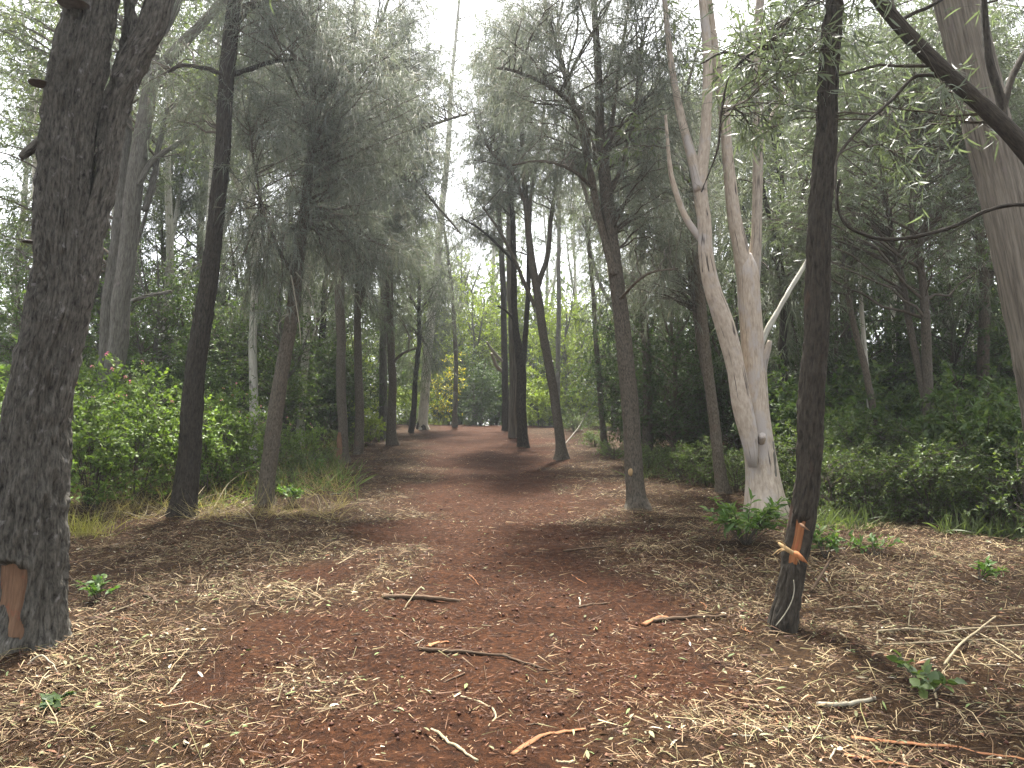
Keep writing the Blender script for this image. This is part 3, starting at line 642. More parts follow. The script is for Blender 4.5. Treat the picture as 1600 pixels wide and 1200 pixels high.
# --- the clump at the middle of the track's end
t10, S10 = tree('pale_forked_tree', 'dark red-brown trunk with a white forked dead limb at the far end of the track', 'tree',
    [[(790, 673, 15), (790, 640, 12), (789, 580, 12), (788, 530, 11), (787, 470, 11), (784, 400, 10), (780, 330, 8), (776, 250, 6), (772, 170, 4)]],
    'dark', 20, 110, R_OAK, ells=[(775, 240, 0, 50, 90, 2.)], nt_=26, kind='gum', k=10, seed=121, low=.6)
for pts in ([(788, 566, 6), (778, 558, 7), (770, 548, 6), (764, 540, 5), (761, 534, 3)], [(784, 580, 6), (776, 572, 7), (772, 562, 6), (768, 552, 4)]):
    mb = MB(); tube(mb, spline(stem_px(pts, S10[0][1, 1], S10[0][1, 1] - .8), 20), 8, R_GUM(2)); mb.obj('white_dead_limb', M['stickp'], t10)
t11, S11 = tree('twin_stemmed_she_oak', 'dark she-oak splitting into two stems low down at the right of the far track', 'tree',
    [[(816, 698, 23), (815, 670, 19), (814, 620, 18), (814, 570, 17), (806, 510, 12), (803, 460, 11), (803, 400, 10), (800, 330, 9), (790, 250, 7), (775, 170, 5), (770, 90, 3)],
     [(815, 590, 13), (820, 540, 10), (824, 480, 9), (826, 420, 8), (828, 350, 6), (832, 270, 4)],
     [(803, 410, 5), (780, 385, 5), (750, 358, 4), (720, 340, 3)],
     [(803, 500, 4), (790, 485, 4), (778, 478, 3)]],
    'dark', 24, 140, R_OAK, d1=[0, (0, .4), (0, -.8), (0, -.5)], ells=[(775, 230, 0, 75, 110, 2.2), (750, 330, 0, 50, 60, 1.8), (790, 120, .3, 60, 80, 1.8)], nt_=100, kind='needle', k=22, seed=131, low=.5)
t11b, _ = tree('shaggy_bark_tree', 'pale brown shaggy trunk just behind the twin-stemmed she-oak', 'tree',
    [[(803, 688, 24), (803, 665, 19), (804, 600, 18), (803, 540, 17), (800, 470, 17), (797, 400, 13), (796, 320, 10), (800, 230, 8)]], 'string', 28, 100, R_OAK, d=hit(803, 688)[1] + .9, base=gpt(803, hit(803, 688)[1] + .9), ells=[(800, 200, .5, 60, 80, 2.)], nt_=24, kind='gum', k=10, seed=136, low=.6)
t12, S12 = tree('forked_she_oak_tree', 'dark leaning she-oak with an upward Y fork right of the far track', 'tree',
    [[(877, 718, 26), (875, 690, 18), (868, 640, 17), (859, 580, 16), (848, 520, 16), (840, 460, 15), (830, 400, 13), (824, 340, 11), (820, 290, 10), (816, 220, 8), (812, 130, 5)],
     [(838, 455, 11), (846, 430, 10), (856, 400, 9), (860, 350, 8), (868, 290, 6), (876, 220, 4)],
     [(836, 480, 7), (818, 440, 7), (804, 405, 6), (780, 360, 5), (755, 325, 3)],
     [(822, 320, 7), (800, 270, 6), (770, 240, 5), (745, 200, 3)],
     [(826, 330, 6), (836, 270, 6), (848, 200, 5), (852, 110, 3)]],
    'oak', 28, 150, R_OAK, d1=[0, (0, .5), (0, -.5), (0, -.8), (0, .6)], ells=[(815, 200, 0, 85, 130, 2.2), (860, 260, .3, 60, 90, 1.8), (760, 240, -.3, 60, 90, 1.6), (790, 90, .2, 80, 90, 2.)], nt_=150, kind='needle', k=22, seed=141, low=.45)
t13, _ = tree('thin_pale_tree', 'thin pale straight trunk behind the Y-forked she-oak', 'tree',
    [[(871, 676, 11), (871, 640, 10), (872, 560, 9), (873, 470, 8), (873, 380, 7), (876, 280, 6), (880, 190, 4)]], 'grey', 14, 70, R_GUM, d=34, base=gpt(871, 34), ells=[(880, 190, 0, 60, 80, 2.)], nt_=26, kind='gum', k=10, seed=146, low=.6)
t14, _ = tree('thin_dark_tree', 'thin dark trunk standing between the Y-forked she-oak and the scarred trunk', 'tree',
    [[(945, 702, 14), (942, 670, 11), (937, 600, 10), (931, 530, 9), (927, 460, 8), (920, 380, 7), (916, 290, 5), (918, 200, 3)]], 'oak', 16, 80, R_OAK, ells=[(918, 320, 0, 60, 90, 1.8)], nt_=36, kind='needle', k=18, seed=151, low=.5)
# --- the main she-oak right of the track
t15, S15 = tree('scarred_she_oak_tree', 'brown she-oak right of the track with a pale oval cut mark near its foot', 'tree',
    [[(995, 795, 48), (993, 772, 37), (990, 720, 33), (986, 650, 31), (979, 570, 30), (970, 490, 28), (962, 420, 26), (953, 350, 24), (946, 290, 22), (938, 220, 18), (936, 150, 15), (932, 60, 12), (926, -40, 9), (922, -180, 5)],
     [(960, 430, 16), (944, 370, 13), (930, 310, 13), (916, 240, 12), (900, 180, 11), (884, 120, 10), (862, 50, 8), (845, -20, 7), (820, -120, 4)],
     [(942, 270, 12), (924, 225, 11), (905, 180, 9), (880, 150, 8), (846, 128, 6), (800, 110, 5), (770, 106, 3)],
     [(950, 310, 8), (975, 250, 7), (990, 190, 6), (998, 110, 5), (1010, 30, 3)],
     [(944, 250, 9), (958, 180, 8), (966, 110, 6), (980, 20, 5), (990, -70, 3)],
     [(928, 296, 7), (900, 270, 6), (870, 256, 5), (836, 252, 4), (800, 258, 2.5)],
     [(966, 470, 6), (995, 440, 5), (1020, 425, 4), (1060, 420, 2.5)]],
    'oak', 54, 230, R_OAK, d1=[.2, (0, .1), (.1, -.6), (.1, .7), (.1, .9), (0, -.6), (0, -.6)],
    ells=[(930, 60, .2, 130, 130, 2.2), (1010, 150, .5, 80, 120, 1.8), (830, 90, -.2, 80, 100, 1.6), (1020, 330, .5, 80, 90, 1.6), (880, 220, 0, 70, 70, 1.5), (1000, 0, .5, 100, 90, 1.8)], nt_=210, kind='needle', k=27, seed=161, low=.4)
mb = MB(); pc = S15[0][2, :3] + (S15[0][3, :3] - S15[0][2, :3]) * .35; dv = nrm(np.array([0, 0, CAMZ]) - pc); a_ = S15[0][2, 3]; pc = pc + nrm(np.array([-pc[0] - 2.6, -pc[1], 0])) * (a_ + .008)
cc = at(986, 738, pc[1] + .005); V = [cc]
for q in range(20):
    a = q / 20 * 2 * math.pi; V.append(cc + np.array([math.cos(a) * .032, .012 + .0 * math.sin(a), math.sin(a) * .055 * (1 + .1 * math.sin(2 * a))]))
for q in range(20):
    a = q / 20 * 2 * math.pi; V.append(cc + np.array([math.cos(a) * .036, .06, math.sin(a) * .06]))
mb.add(V, [[1 + q, 21 + q, 21 + (q + 1) % 20, 1 + (q + 1) % 20] for q in range(20)], [[0, 1 + (q + 1) % 20, 1 + q][::-1] for q in range(20)], np.array(V)); mb.obj('pruning_cut', M['splint'], t15)
t16, _ = tree('shaded_dark_tree', 'shaded dark twin trunk just left of the white gum', 'tree',
    [[(1130, 770, 26), (1126, 740, 22), (1116, 660, 20), (1106, 580, 19), (1098, 500, 18), (1090, 420, 16), (1084, 340, 14), (1080, 250, 10), (1075, 160, 6)],
     [(1112, 630, 14), (1098, 560, 13), (1086, 480, 12), (1076, 400, 10), (1066, 320, 6)]],
    'oak', 26, 130, R_OAK, d=13.0, base=gpt(1130, 13.0), d1=[0, (.2, .6)], ells=[(1060, 250, .5, 80, 120, 1.8), (1020, 420, .6, 60, 70, 1.6), (1080, 400, .8, 60, 60, 1.2)], nt_=80, kind='needle', k=18, seed=171, low=.45)
# --- thin trunks in the shade on the right
t21, _ = tree('leaning_thin_tree', 'thin dark trunk leaning left in the shade right of the black trunk', 'tree',
    [[(1384, 770, 18), (1378, 730, 15), (1366, 650, 14), (1350, 570, 13), (1332, 500, 11), (1322, 440, 9), (1312, 360, 6)]], 'oak', 20, 90, R_OAK, d=13.2, base=gpt(1384, 13.2), ells=[(1300, 400, .5, 80, 70, 1.4)], nt_=30, kind='wattle', k=10, seed=181, low=.5)
t22, _ = tree('pale_thin_tree', 'thin pale grey trunk in the shade touching the thin leaning one', 'tree',
    [[(1374, 765, 14), (1370, 720, 12), (1360, 640, 11), (1352, 560, 10), (1346, 480, 8), (1340, 380, 6)]], 'pale', 18, 80, R_GUM, d=14.0, base=gpt(1374, 14.0), ells=[(1345, 330, .3, 70, 80, 1.4)], nt_=24, kind='gum', k=10, seed=186, low=.6)
t23, _ = tree('forked_wattle_tree', 'dark forked wattle in the shade behind the undergrowth at right', 'tree',
    [[(1458, 760, 27), (1454, 710, 23), (1450, 640, 21), (1448, 570, 20), (1446, 500, 18), (1442, 440, 15), (1436, 400, 13), (1446, 350, 10), (1470, 320, 9), (1500, 310, 7)],
     [(1448, 640, 15), (1432, 560, 14), (1420, 500, 13), (1410, 440, 12), (1395, 380, 9), (1385, 310, 7), (1372, 230, 5)],
     [(1440, 430, 9), (1425, 360, 8), (1428, 280, 7), (1440, 190, 5)]],
    'oak', 30, 120, R_OAK, d=12.4, base=gpt(1458, 12.4), d1=[0, (0, .6), (0, .5)], ells=[(1390, 340, .3, 140, 120, 1.5), (1500, 280, .5, 120, 140, 1.6), (1330, 220, .6, 100, 120, 1.4), (1440, 120, .4, 170, 130, 1.6), (1580, 150, .6, 90, 170, 1.4), (1240, 330, .3, 60, 100, 1.1)], nt_=280, kind='wattle', k=12, seed=191, low=.4)

# ------------------------------------------------------------------ background trees: six kinds, then copies
def proto(name, bark, H, r, crown, kind, nt_, seed, k=None, limbs=3, lean=.4, low=.4, twigs=9, tl=(.5, 1.1)):
    rng = np.random.RandomState(seed); root = bpy.data.objects.new(name, None); C.objects.link(root)
    z = np.linspace(-.4, H, 9); x = np.cumsum(rng.normal(0, lean * .12, 9)); y = np.cumsum(rng.normal(0, lean * .12, 9)); x -= x[0]; y -= y[0]
    st = np.stack([x, y, z, r * np.interp(z / H, [-.1, .02, .5, 1], [1.35, 1.05, .7, .12])], -1); S = [st]
    mb = MB(); tube(mb, spline(st, 36), 10, rough(seed, .008, 30, 5)); mb.obj('trunk', M[bark], root)
    for q in range(limbs):
        i = rng.randint(3, 6); a = rng.uniform(0, 6.28); L = H * rng.uniform(.25, .4); b = st[i]
        l = np.stack([b, b + np.array([math.cos(a) * L * .25, math.sin(a) * L * .25, L * .4, -b[3] * .4]), b + np.array([math.cos(a) * L * .45, math.sin(a) * L * .45, L, -b[3] * .85])]); l[0, 3] *= .6
        mb = MB(); tube(mb, spline(l, 14), 7); mb.obj('limb', M[bark], root); S.append(l)
    br, TA, TB = fill_crown(S, [(c[0], c[1], c[2] * H, c[3], c[3], c[4] * H) for c in crown], nt_, rng, twigs, tl, low=low, tw_r=.006)
    br.obj('branches', M['twig'], root, 'stuff')
    fo, mt = foliage(kind, TA, TB, rng, k); fo.obj('crown', mt, root, 'stuff'); return root
P_OAK = proto('background_she_oak', 'oak', 11, .12, [(0, 0, .55, 2.0, .3), (.3, .2, .78, 1.4, .2)], 'needle_far', 90, 201)
P_OAK2 = proto('background_she_oak', 'dark', 9, .10, [(0, 0, .5, 1.7, .32), (-.3, .2, .8, 1.2, .18)], 'needle_far', 80, 202, lean=.9)
P_GUM = proto('background_gum_tree', 'pale', 16, .14, [(0, 0, .82, 2.2, .16), (.5, .3, .62, 1.6, .12)], 'gum', 80, 203, 14, low=.5)
P_GUM2 = proto('background_gum_tree', 'grey', 14, .16, [(0, 0, .75, 2.4, .22), (-.6, .3, .5, 1.6, .14)], 'gum', 90, 204, 14, low=.4)
P_DARK = proto('rainforest_tree', 'oak', 5.5, .08, [(0, 0, .55, 1.9, .42), (.3, .2, .3, 1.8, .28)], 'darkleaf', 95, 205, 17, low=.15)
P_BRD = proto('broadleaf_tree', 'grey', 6.5, .09, [(0, 0, .62, 1.9, .34), (.2, -.2, .32, 1.7, .26)], 'broad', 95, 206, 17, low=.15)
P_BRI = proto('bright_leaf_tree', 'grey', 7, .09, [(0, 0, .66, 1.7, .28), (.2, 0, .4, 1.5, .2)], 'bright', 80, 207, 17, low=.2)

def plant(root, px, d, sc_, rz, label, group, cat):
    b = gpt(px, d); return dup(root, b, rz, sc_, label, group, cat)
rng = np.random.RandomState(77)
LAB = {id(P_OAK): ('background hazy she-oak', 'tree'), id(P_OAK2): ('background small dark she-oak', 'tree'),
       id(P_GUM): ('background slender pale gum', 'tree'), id(P_GUM2): ('background grey rough-barked gum', 'tree'),
       id(P_DARK): ('background dark leafy tree', 'tree'), id(P_BRD): ('background mid green leafy tree', 'tree'), id(P_BRI): ('far bright yellow-green tree', 'tree')}
LM = [(60, 'the huge left trunk'), (185, 'the grey twin trunks'), (300, 'the dark left trunk'), (430, 'the leaning she-oak'), (533, 'the tall she-oak'), (612, 'the straight she-oak'), (668, 'the slender pale gum'), (800, 'the twin-stemmed she-oak'), (860, 'the Y-forked she-oak'), (975, 'the scarred she-oak'), (1110, 'the shaded twin trunk'), (1180, 'the white gum'), (1265, 'the black trunk'), (1360, 'the leaning thin trunk'), (1450, 'the forked wattle'), (1590, 'the stringybark')]
def where(px):
    if px < 60: return 'left of the huge left trunk'
    if px > 1590: return 'beyond the stringybark at the right edge'
    for (a, na), (b, nb) in zip(LM, LM[1:]):
        if a <= px <= b:
            if px - a < 14: return 'right behind ' + na
            if b - px < 14: return 'right behind ' + nb
            return f'between {na} and {nb}'
SEEN = {}
def uniq(base, px):
    """A label with its place between the trunks one can find; a nearer-to-farther rank where two share it."""
    w = where(px); k = (base, w); SEEN[k] = SEEN.get(k, 0) + 1; n = SEEN[k]
    return f"{['', 'second ', 'third ', 'fourth ', 'fifth '][n - 1]}{base} {w}"
BG = []
def bgtree(P, px, d, s, extra=None): BG.append([P, px, d, s, '', LAB[id(P)][1], LAB[id(P)][0] + ' group'])
# dark and green small trees that close the wood off
for px, d, s in [(60, 18, 1.0), (150, 22, 1.1), (240, 20, .95), (300, 21, .8), (360, 23, 1.1), (430, 20, .85), (480, 25, 1.0), (560, 27, .8), (30, 27, 1.3), (200, 30, 1.3), (400, 31, 1.3), (520, 33, 1.2), (600, 36, 1.0),
                 (750, 43, .85), (775, 45, 1.0), (815, 43, .8), (850, 46, 1.1), (905, 42, .9), (660, 44, 1.0), (930, 50, 1.3), (740, 49, 1.6), (800, 43, 1.3), (870, 50, 1.7), (690, 47, 1.5), (835, 41, 1.0), (960, 33, .9), (1000, 22, .95), (1050, 18, .85), (1090, 24, 1.1), (1150, 17, .85), (1240, 19, 1.0), (1310, 16.5, .85), (1340, 24, 1.2), (1420, 18, 1.0), (1500, 16, .9), (1560, 20, 1.1), (1640, 15, .9), (1200, 27, 1.3), (1460, 28, 1.3), (1600, 28, 1.3), (1010, 30, 1.1), (1100, 32, 1.2)]:
    bgtree(P_DARK if rng.uniform() < .62 or px in (750, 775, 815, 1000, 1050) else P_BRD, px, d, s)
for px, d, s in [(640, 40, .8), (545, 30, .65), (882, 37, .95), (742, 41, 1.15), (930, 44, .8), (980, 40, .9), (1580, 30, 1.1), (330, 36, .9), (820, 50, 1.2), (690, 52, 1.3), (860, 43, 1.0), (800, 46, 1.1), (770, 50, 1.2), (720, 48, .9), (900, 47, 1.1), (715, 44, 1.5), (790, 48, 1.6), (840, 45, 1.4), (930, 42, 1.2)]: bgtree(P_BRI, px, d, s)
for px, d, s in [(90, 21, 1.2), (250, 25, 1.15), (385, 23, 1.0), (640, 30, 1.1), (560, 21, 1.05), (680, 44, 1.2), (1010, 18.5, 1.1), (1060, 26, 1.25), (1240, 15.5, 1.05), (1330, 19, 1.2), (1540, 15, 1.0), (1620, 19, 1.2), (480, 29, 1.3), (300, 26, 1.3), (1180, 21, 1.2), (1430, 23, 1.3)]:
    bgtree(P_OAK if rng.uniform() < .6 else P_OAK2, px, d, s)
for px, d, s in [(396, 19, .8), (40, 19, .9), (150, 21, .8), (260, 23, 1.0), (310, 20, .85), (470, 22, .9), (600, 27, 1.0), (1000, 26, .95), (1110, 22, .95), (1240, 23, 1.0), (1480, 18, .85), (1590, 23, 1.0), (1330, 27, 1.1), (120, 26, 1.0), (210, 33, 1.1), (345, 30, 1.0), (450, 34, 1.1), (590, 44, 1.1), (770, 52, 1.2), (850, 47, 1.1), (905, 52, 1.2), (960, 38, 1.1), (1040, 35, 1.1), (1220, 31, 1.1), (1390, 30, 1.1), (1400, 21, .9), (1520, 25, 1.0), (10, 34, 1.2), (520, 40, 1.1), (1300, 35, 1.2), (1130, 42, 1.2), (800, 60, 1.3), (700, 62, 1.2), (640, 56, 1.2), (940, 62, 1.2), (1600, 36, 1.2)]:
    bgtree(P_GUM if rng.uniform() < .55 else P_GUM2, px, d, s)
BG.sort(key=lambda b: b[2])
for b in BG: b[4] = uniq(LAB[id(b[0])][0], b[1])
used = set()
for P, px, d, s, lab, cat, grp in BG:
    b = gpt(px, d); rz = rng.uniform(0, 6.28); scl = s * rng.uniform(.92, 1.08)
    if id(P) not in used:
        used.add(id(P)); P.location = [float(v) for v in b]; P.rotation_euler = (0, 0, rz); P.scale = (scl,) * 3; tag(P, lab, cat, grp)
    else: dup(P, b, rz, scl, lab, grp, cat)

# far wood that reads as one mass
rng = np.random.RandomState(9); mb = MB(); n = 48000
ang = rng.uniform(-.82, .82, n); dist = rng.uniform(50, 78, n); x = np.sin(ang) * dist; y = np.cos(ang) * dist
top = 5 + 12 * vn2(x * .0 + ang * 30, y * .0 + 3, 1.0, 31); z = hgt(x, y) + rng.uniform(0, 1, n) ** 1.1 * top
keep = vn(np.stack([x * .45, y * .45, z * .5], -1), 40) > .36; x, y, z = x[keep], y[keep], z[keep]; n = len(x)
gcl = vn(np.stack([x * .3, y * .3, z * .3], -1), 41)[:, None]
leaves(mb, np.stack([x, y, z], -1), rng.normal(size=(n, 3)) + np.array([0, 0, -.3]), rng.uniform(.4, .8, n), rng.uniform(.14, .3, n), rng, np.array([.05, .075, .03]) * (.6 + .8 * gcl) + np.array([.05, .055, .015]) * (gcl > .6), RHOMB)
fw = mb.obj('far_wood', M['leaf'], None, 'stuff'); tag(fw, 'far-off wood closing the view behind all the trees', 'wood')

# ------------------------------------------------------------------ undergrowth
def shrub(name, kind, H, Rr, ns, nt_, seed, k=None, tl=(.18, .4), stem_mat='twig', r=.012, twigs=8, flowers=0):
    rng = np.random.RandomState(seed); root = bpy.data.objects.new(name, None); C.objects.link(root); S = []; mb = MB()
    for q in range(ns):
        a = rng.uniform(0, 6.28); R2 = Rr * rng.uniform(.2, .8); h = H * rng.uniform(.6, .95); b = np.array([math.cos(a) * .12 * Rr, math.sin(a) * .12 * Rr, -.1, r])
        s = np.stack([b, np.array([math.cos(a) * R2 * .4, math.sin(a) * R2 * .4, h * .5, r * .7]), np.array([math.cos(a) * R2, math.sin(a) * R2, h, r * .3])]); S.append(s); tube(mb, spline(s, 10), 5)
    br, TA, TB = fill_crown(S, [(0, 0, H * .42, Rr * .9, Rr * .9, H * .40)] + [(math.cos(a) * Rr * q, math.sin(a) * Rr * q, H * z_, Rr * w_, Rr * w_, H * w_ * .7) for a, q, z_, w_ in zip(rng.uniform(0, 6.28, 5), rng.uniform(.3, .9, 5), rng.uniform(.5, 1.05, 5), rng.uniform(.2, .42, 5))], nt_, rng, twigs, tl, .1, low=.15, tw_r=.003)
    mb.add(np.concatenate(br.V), np.concatenate(br.Q), None, np.concatenate(br.B)); mb.obj('stems', M[stem_mat], root, 'stuff')
    ok = (TB[:, 2] > .02); TA, TB = TA[ok], TB[ok]
    fo, mt = foliage(kind, TA, TB, rng, k); fo.obj('foliage', mt, root, 'stuff')
    for q in range(flowers):
        j = int(np.argsort(-TB[:, 2])[q * 7 % len(TB)]); fb = MB(); m_ = 14; dd = nrm(rng.normal(size=(m_, 3)) + np.array([0, 0, .8])); leaves(fb, TB[j] + dd * .012, dd, .02, .016, rng, np.where(rng.uniform(size=(m_, 1)) < .6, [[.75, .25, .38]], [[.8, .55, .25]]), OVAL); fb.obj('flower_head', M['flower'], root, 'stuff')
    return root
U = []
def put(P, spots, lab, grp, cat='shrub', seed=0):
    rg = np.random.RandomState(seed)
    for q, (px, d, s) in enumerate(spots):
        b = gpt(px, d); rz = rg.uniform(0, 6.28); l = lab[q] if isinstance(lab, list) else uniq(lab, px); s = s * (rg.uniform(.45, 1.15) if P.name.startswith('low') else rg.uniform(.93, 1.07))
        if q == 0: P.location = [float(v) for v in b]; P.rotation_euler = (0, 0, rz); P.scale = (s,) * 3; tag(P, l, cat, grp)
        else: dup(P, b, rz, s, l, grp, cat)
put(shrub('lantana_shrub', 'lantana', 1.5, .85, 9, 70, 301, flowers=4),
    [(150, 11.0, .95), (215, 11.8, 1.0), (270, 13.2, 1.15), (330, 12.8, .9), (380, 13.5, .8), (120, 13.2, 1.2), (190, 14.2, 1.15), (480, 16.0, .6), (345, 15.5, .95), (430, 15.5, .6)],
    ['bright green lantana bush beside the huge left trunk', 'bright green lantana bush midway between the huge left trunk and the dark trunk', 'bright green lantana bush rising just behind the dark left trunk', 'bright green lantana bush just right of the dark left trunk', 'bright green lantana bush left of the leaning she-oak',
     'tall lantana bush with pink flower heads below the grey twin trunks', 'lantana bush at the foot of the grey twin trunks', 'low bright green bush left of the charred thin trunk', 'lantana bush in the second row behind the dark left trunk', 'low green bush behind the leaning she-oak'], 'lantana thicket on the left')
put(shrub('edge_shrub', 'lantana', 1.9, .8, 8, 60, 302), [(8, 9.6, 1.05), (-40, 11, 1.2), (30, 13, 1.2)], ['bright green bush at the left edge beside the huge trunk', 'bright green bush cut by the left edge', 'bright green bush deeper behind the left edge'], 'bushes at the left edge')
LOW = shrub('low_shrub', 'lowgreen', .75, .7, 10, 60, 303)
put(LOW, [(1300, 10.6, 1.0), (1350, 10.4, 1.05), (1400, 10.6, 1.1), (1450, 10.2, 1.05), (1500, 10.0, 1.1), (1550, 9.7, 1.05), (1600, 9.4, 1.1), (1650, 9.6, 1.2), (1320, 12, 1.3), (1390, 12.2, 1.3), (1460, 12, 1.3), (1530, 11.6, 1.35), (1600, 11.2, 1.4), (1260, 11.8, 1.0), (1060, 14.5, .9), (1095, 13.8, .8), (1150, 13.2, .9), (1010, 15.5, .7)],
    'low dark green undergrowth bush', 'low undergrowth bushes on the right')
put(shrub('low_shrub', 'lowgreen', .6, .7, 10, 46, 304), [(470, 14.8, .9), (500, 17.5, 1.0), (450, 13.2, .75), (540, 22, .9), (575, 27, 1.2), (400, 14.6, .9), (640, 34, 1.3), (600, 31, 1.2), (660, 35, 1.0), (735, 35, .7), (900, 30, 1.1), (925, 24, .9), (960, 19, .8), (905, 34, 1.4), (1030, 17, 1.0), (860, 35, 1.0)],
    'low green scrub tuft', 'scrub tufts edging the track')
put(shrub('leafy_shrub', 'broad', 1.7, .8, 8, 62, 305, tl=(.25, .5)), [(1525, 11.0, 1.05), (1480, 14.5, 1.2), (1575, 13.6, 1.3), (1330, 14.5, 1.2), (1225, 14.5, 1.1), (1270, 13, .9), (1420, 15.5, 1.2), (1300, 12.6, .8), (1560, 10.9, .85), (1392, 13.2, .85), (1602, 12.0, 1.0), (1455, 11.8, .7)],
    ['leafy green bush standing above the undergrowth near the right edge', 'leafy bush behind the forked wattle in the right shade', 'leafy bush under the leaning stringybark', 'leafy bush behind the leaning thin trunk', 'leafy bush in the gap between the white gum and the black trunk', 'leafy bush directly behind the black trunk', 'leafy bush between the thin pale trunk and the forked wattle', 'smaller leafy bush just right of the black trunk', 'smaller leafy bush at the right edge in front of the undergrowth', 'leafy bush between the leaning thin trunk and the forked wattle', 'leafy bush cut by the right edge', 'low leafy bush at the foot of the forked wattle'], 'leafy bushes in the right shade')
put(shrub('fresh_green_shrub', 'bright', 2.2, 1.2, 9, 70, 306, tl=(.25, .5)), [(845, 34.5, .9), (835, 37, 1.2), (648, 36, .9), (905, 36, 1.0), (600, 33, .8), (575, 24, .5)],
    ['fresh green bush behind the twin-stemmed she-oak at the far end of the track', 'taller fresh green bush further back at the end of the track', 'fresh green bush beside the slender pale gum', 'fresh green bush right of the Y-forked she-oak', 'fresh green bush behind the straight she-oak', 'small fresh green bush right of the tall she-oak'], 'fresh green bushes at the far end')
put(shrub('flowering_bush', 'yellow', 3.6, 1.2, 7, 60, 307, tl=(.3, .6)), [(690, 35.5, .8)], ['bush covered in yellow blossom at the far end of the track'], 'yellow bush')
put(shrub('dark_bush', 'darkleaf', 3.4, 1.3, 9, 90, 308, tl=(.3, .6)), [(748, 36, 1.0), (1010, 20, .8), (1065, 20.5, .9), (520, 24, .9), (455, 22, .9), (300, 19, .9), (210, 18, .8), (1110, 19, .9), (1270, 17, .8), (1400, 17, .8), (785, 38, 1.0), (825, 39, .9), (705, 39, 1.0)],
    ['dense dark bush closing the far end of the track', 'dark bush right behind the scarred she-oak', 'dark bush between the scarred she-oak and the white gum', 'dark bush behind the tall she-oak', 'dark bush behind the leaning she-oak', 'dark bush behind the lantana and the dark left trunk', 'dark bush right of the grey twin trunks', 'dark bush left behind the white gum', 'dark bush behind the black trunk', 'dark bush behind the thin pale trunk', 'dark bush right behind the white forked dead limb', 'dark bush behind the twin-stemmed she-oak', 'dark bush behind the yellow blossom'], 'dark bushes')

# leafy sapling by the white gum and small seedlings in the mulch
def sprig(name, label, px, py, H, n, seed, leaf=(.05, .11), wid=(.022, .04), spread=.8, col=(.075, .135, .035), group=None):
    rg = np.random.RandomState(seed); b = hit(px, py); root = thing(name, label, 'seedling', b, group); mb = MB(); A, B = [], []
    for q in range(n):
        a = rg.uniform(0, 6.28); e = b + np.array([math.cos(a) * H * spread * rg.uniform(.3, 1), math.sin(a) * H * spread * rg.uniform(.3, 1), H * rg.uniform(.45, 1)])
        m_ = (b + e) / 2 + np.array([0, 0, H * .15]); P = bez(b + np.array([0, 0, -.03]), m_, e, 8); tube(mb, np.concatenate([P, np.linspace(.006, .002, 8)[:, None]], 1), 5); A.append(P[3:7]); B.append(P[4:8])
    mb.obj('stem', M['twig'], root, 'stuff' if n > 1 else None)
    A, B = np.concatenate(A), np.concatenate(B); i, P, D = along(A, B, 4 if H > .25 else 2, rg, 0); D = D * .4 + rg.normal(size=D.shape) * [.7, .7, .35]
    fo = MB(); leaves(fo, P, D, rg.uniform(*leaf, len(P)), rg.uniform(*wid, len(P)), rg, tint(col, i, rg, .35, (.15, .2, .06), .3), OVAL, .7); fo.obj('foliage', M['leaf'], root, 'stuff')
    return root
sprig('leafy_sapling', 'green leafy sapling with long leaves at the foot of the white gum', 1165, 852, .50, 26, 401, (.08, .15), (.025, .045), 1.0)
sprig('leafy_sapling', 'green regrowth sprouting just right of the torn black trunk', 1290, 872, .28, 12, 402)
sprig('leafy_sapling', 'scattered green regrowth in the mulch right of the black trunk', 1365, 868, .20, 10, 403, spread=1.6)
sprig('seedling', 'small pale-leaved seedling in the mulch beside the huge left trunk', 155, 938, .20, 8, 404, (.05, .09), (.03, .05))
sprig('seedling', 'green seedling among the cut stems at lower right', 1450, 1085, .16, 6, 405, (.06, .09), (.04, .06), 1.8, (.06, .09, .035))
sprig('seedling', 'low green seedling on the soil at the lower left edge', 70, 1110, .08, 4, 406, (.05, .08), (.03, .05), 1.6, (.05, .08, .03))
sprig('seedling', 'green sprout below the leaning she-oak', 455, 790, .30, 12, 407)
sprig('seedling', 'green sprout on the mulch between the leaning and the tall she-oak', 490, 742, .35, 12, 408)
sprig('seedling', 'low sprig of green leaves at the mulch edge near the right border', 1530, 905, .16, 8, 409, spread=1.5)
sprig('seedling', 'green sprout beside the foot of the dark left trunk', 330, 770, .5, 10, 410)
sprig('seedling', 'green sprout in front of the lantana bush by the huge trunk', 150, 800, .35, 12, 411)

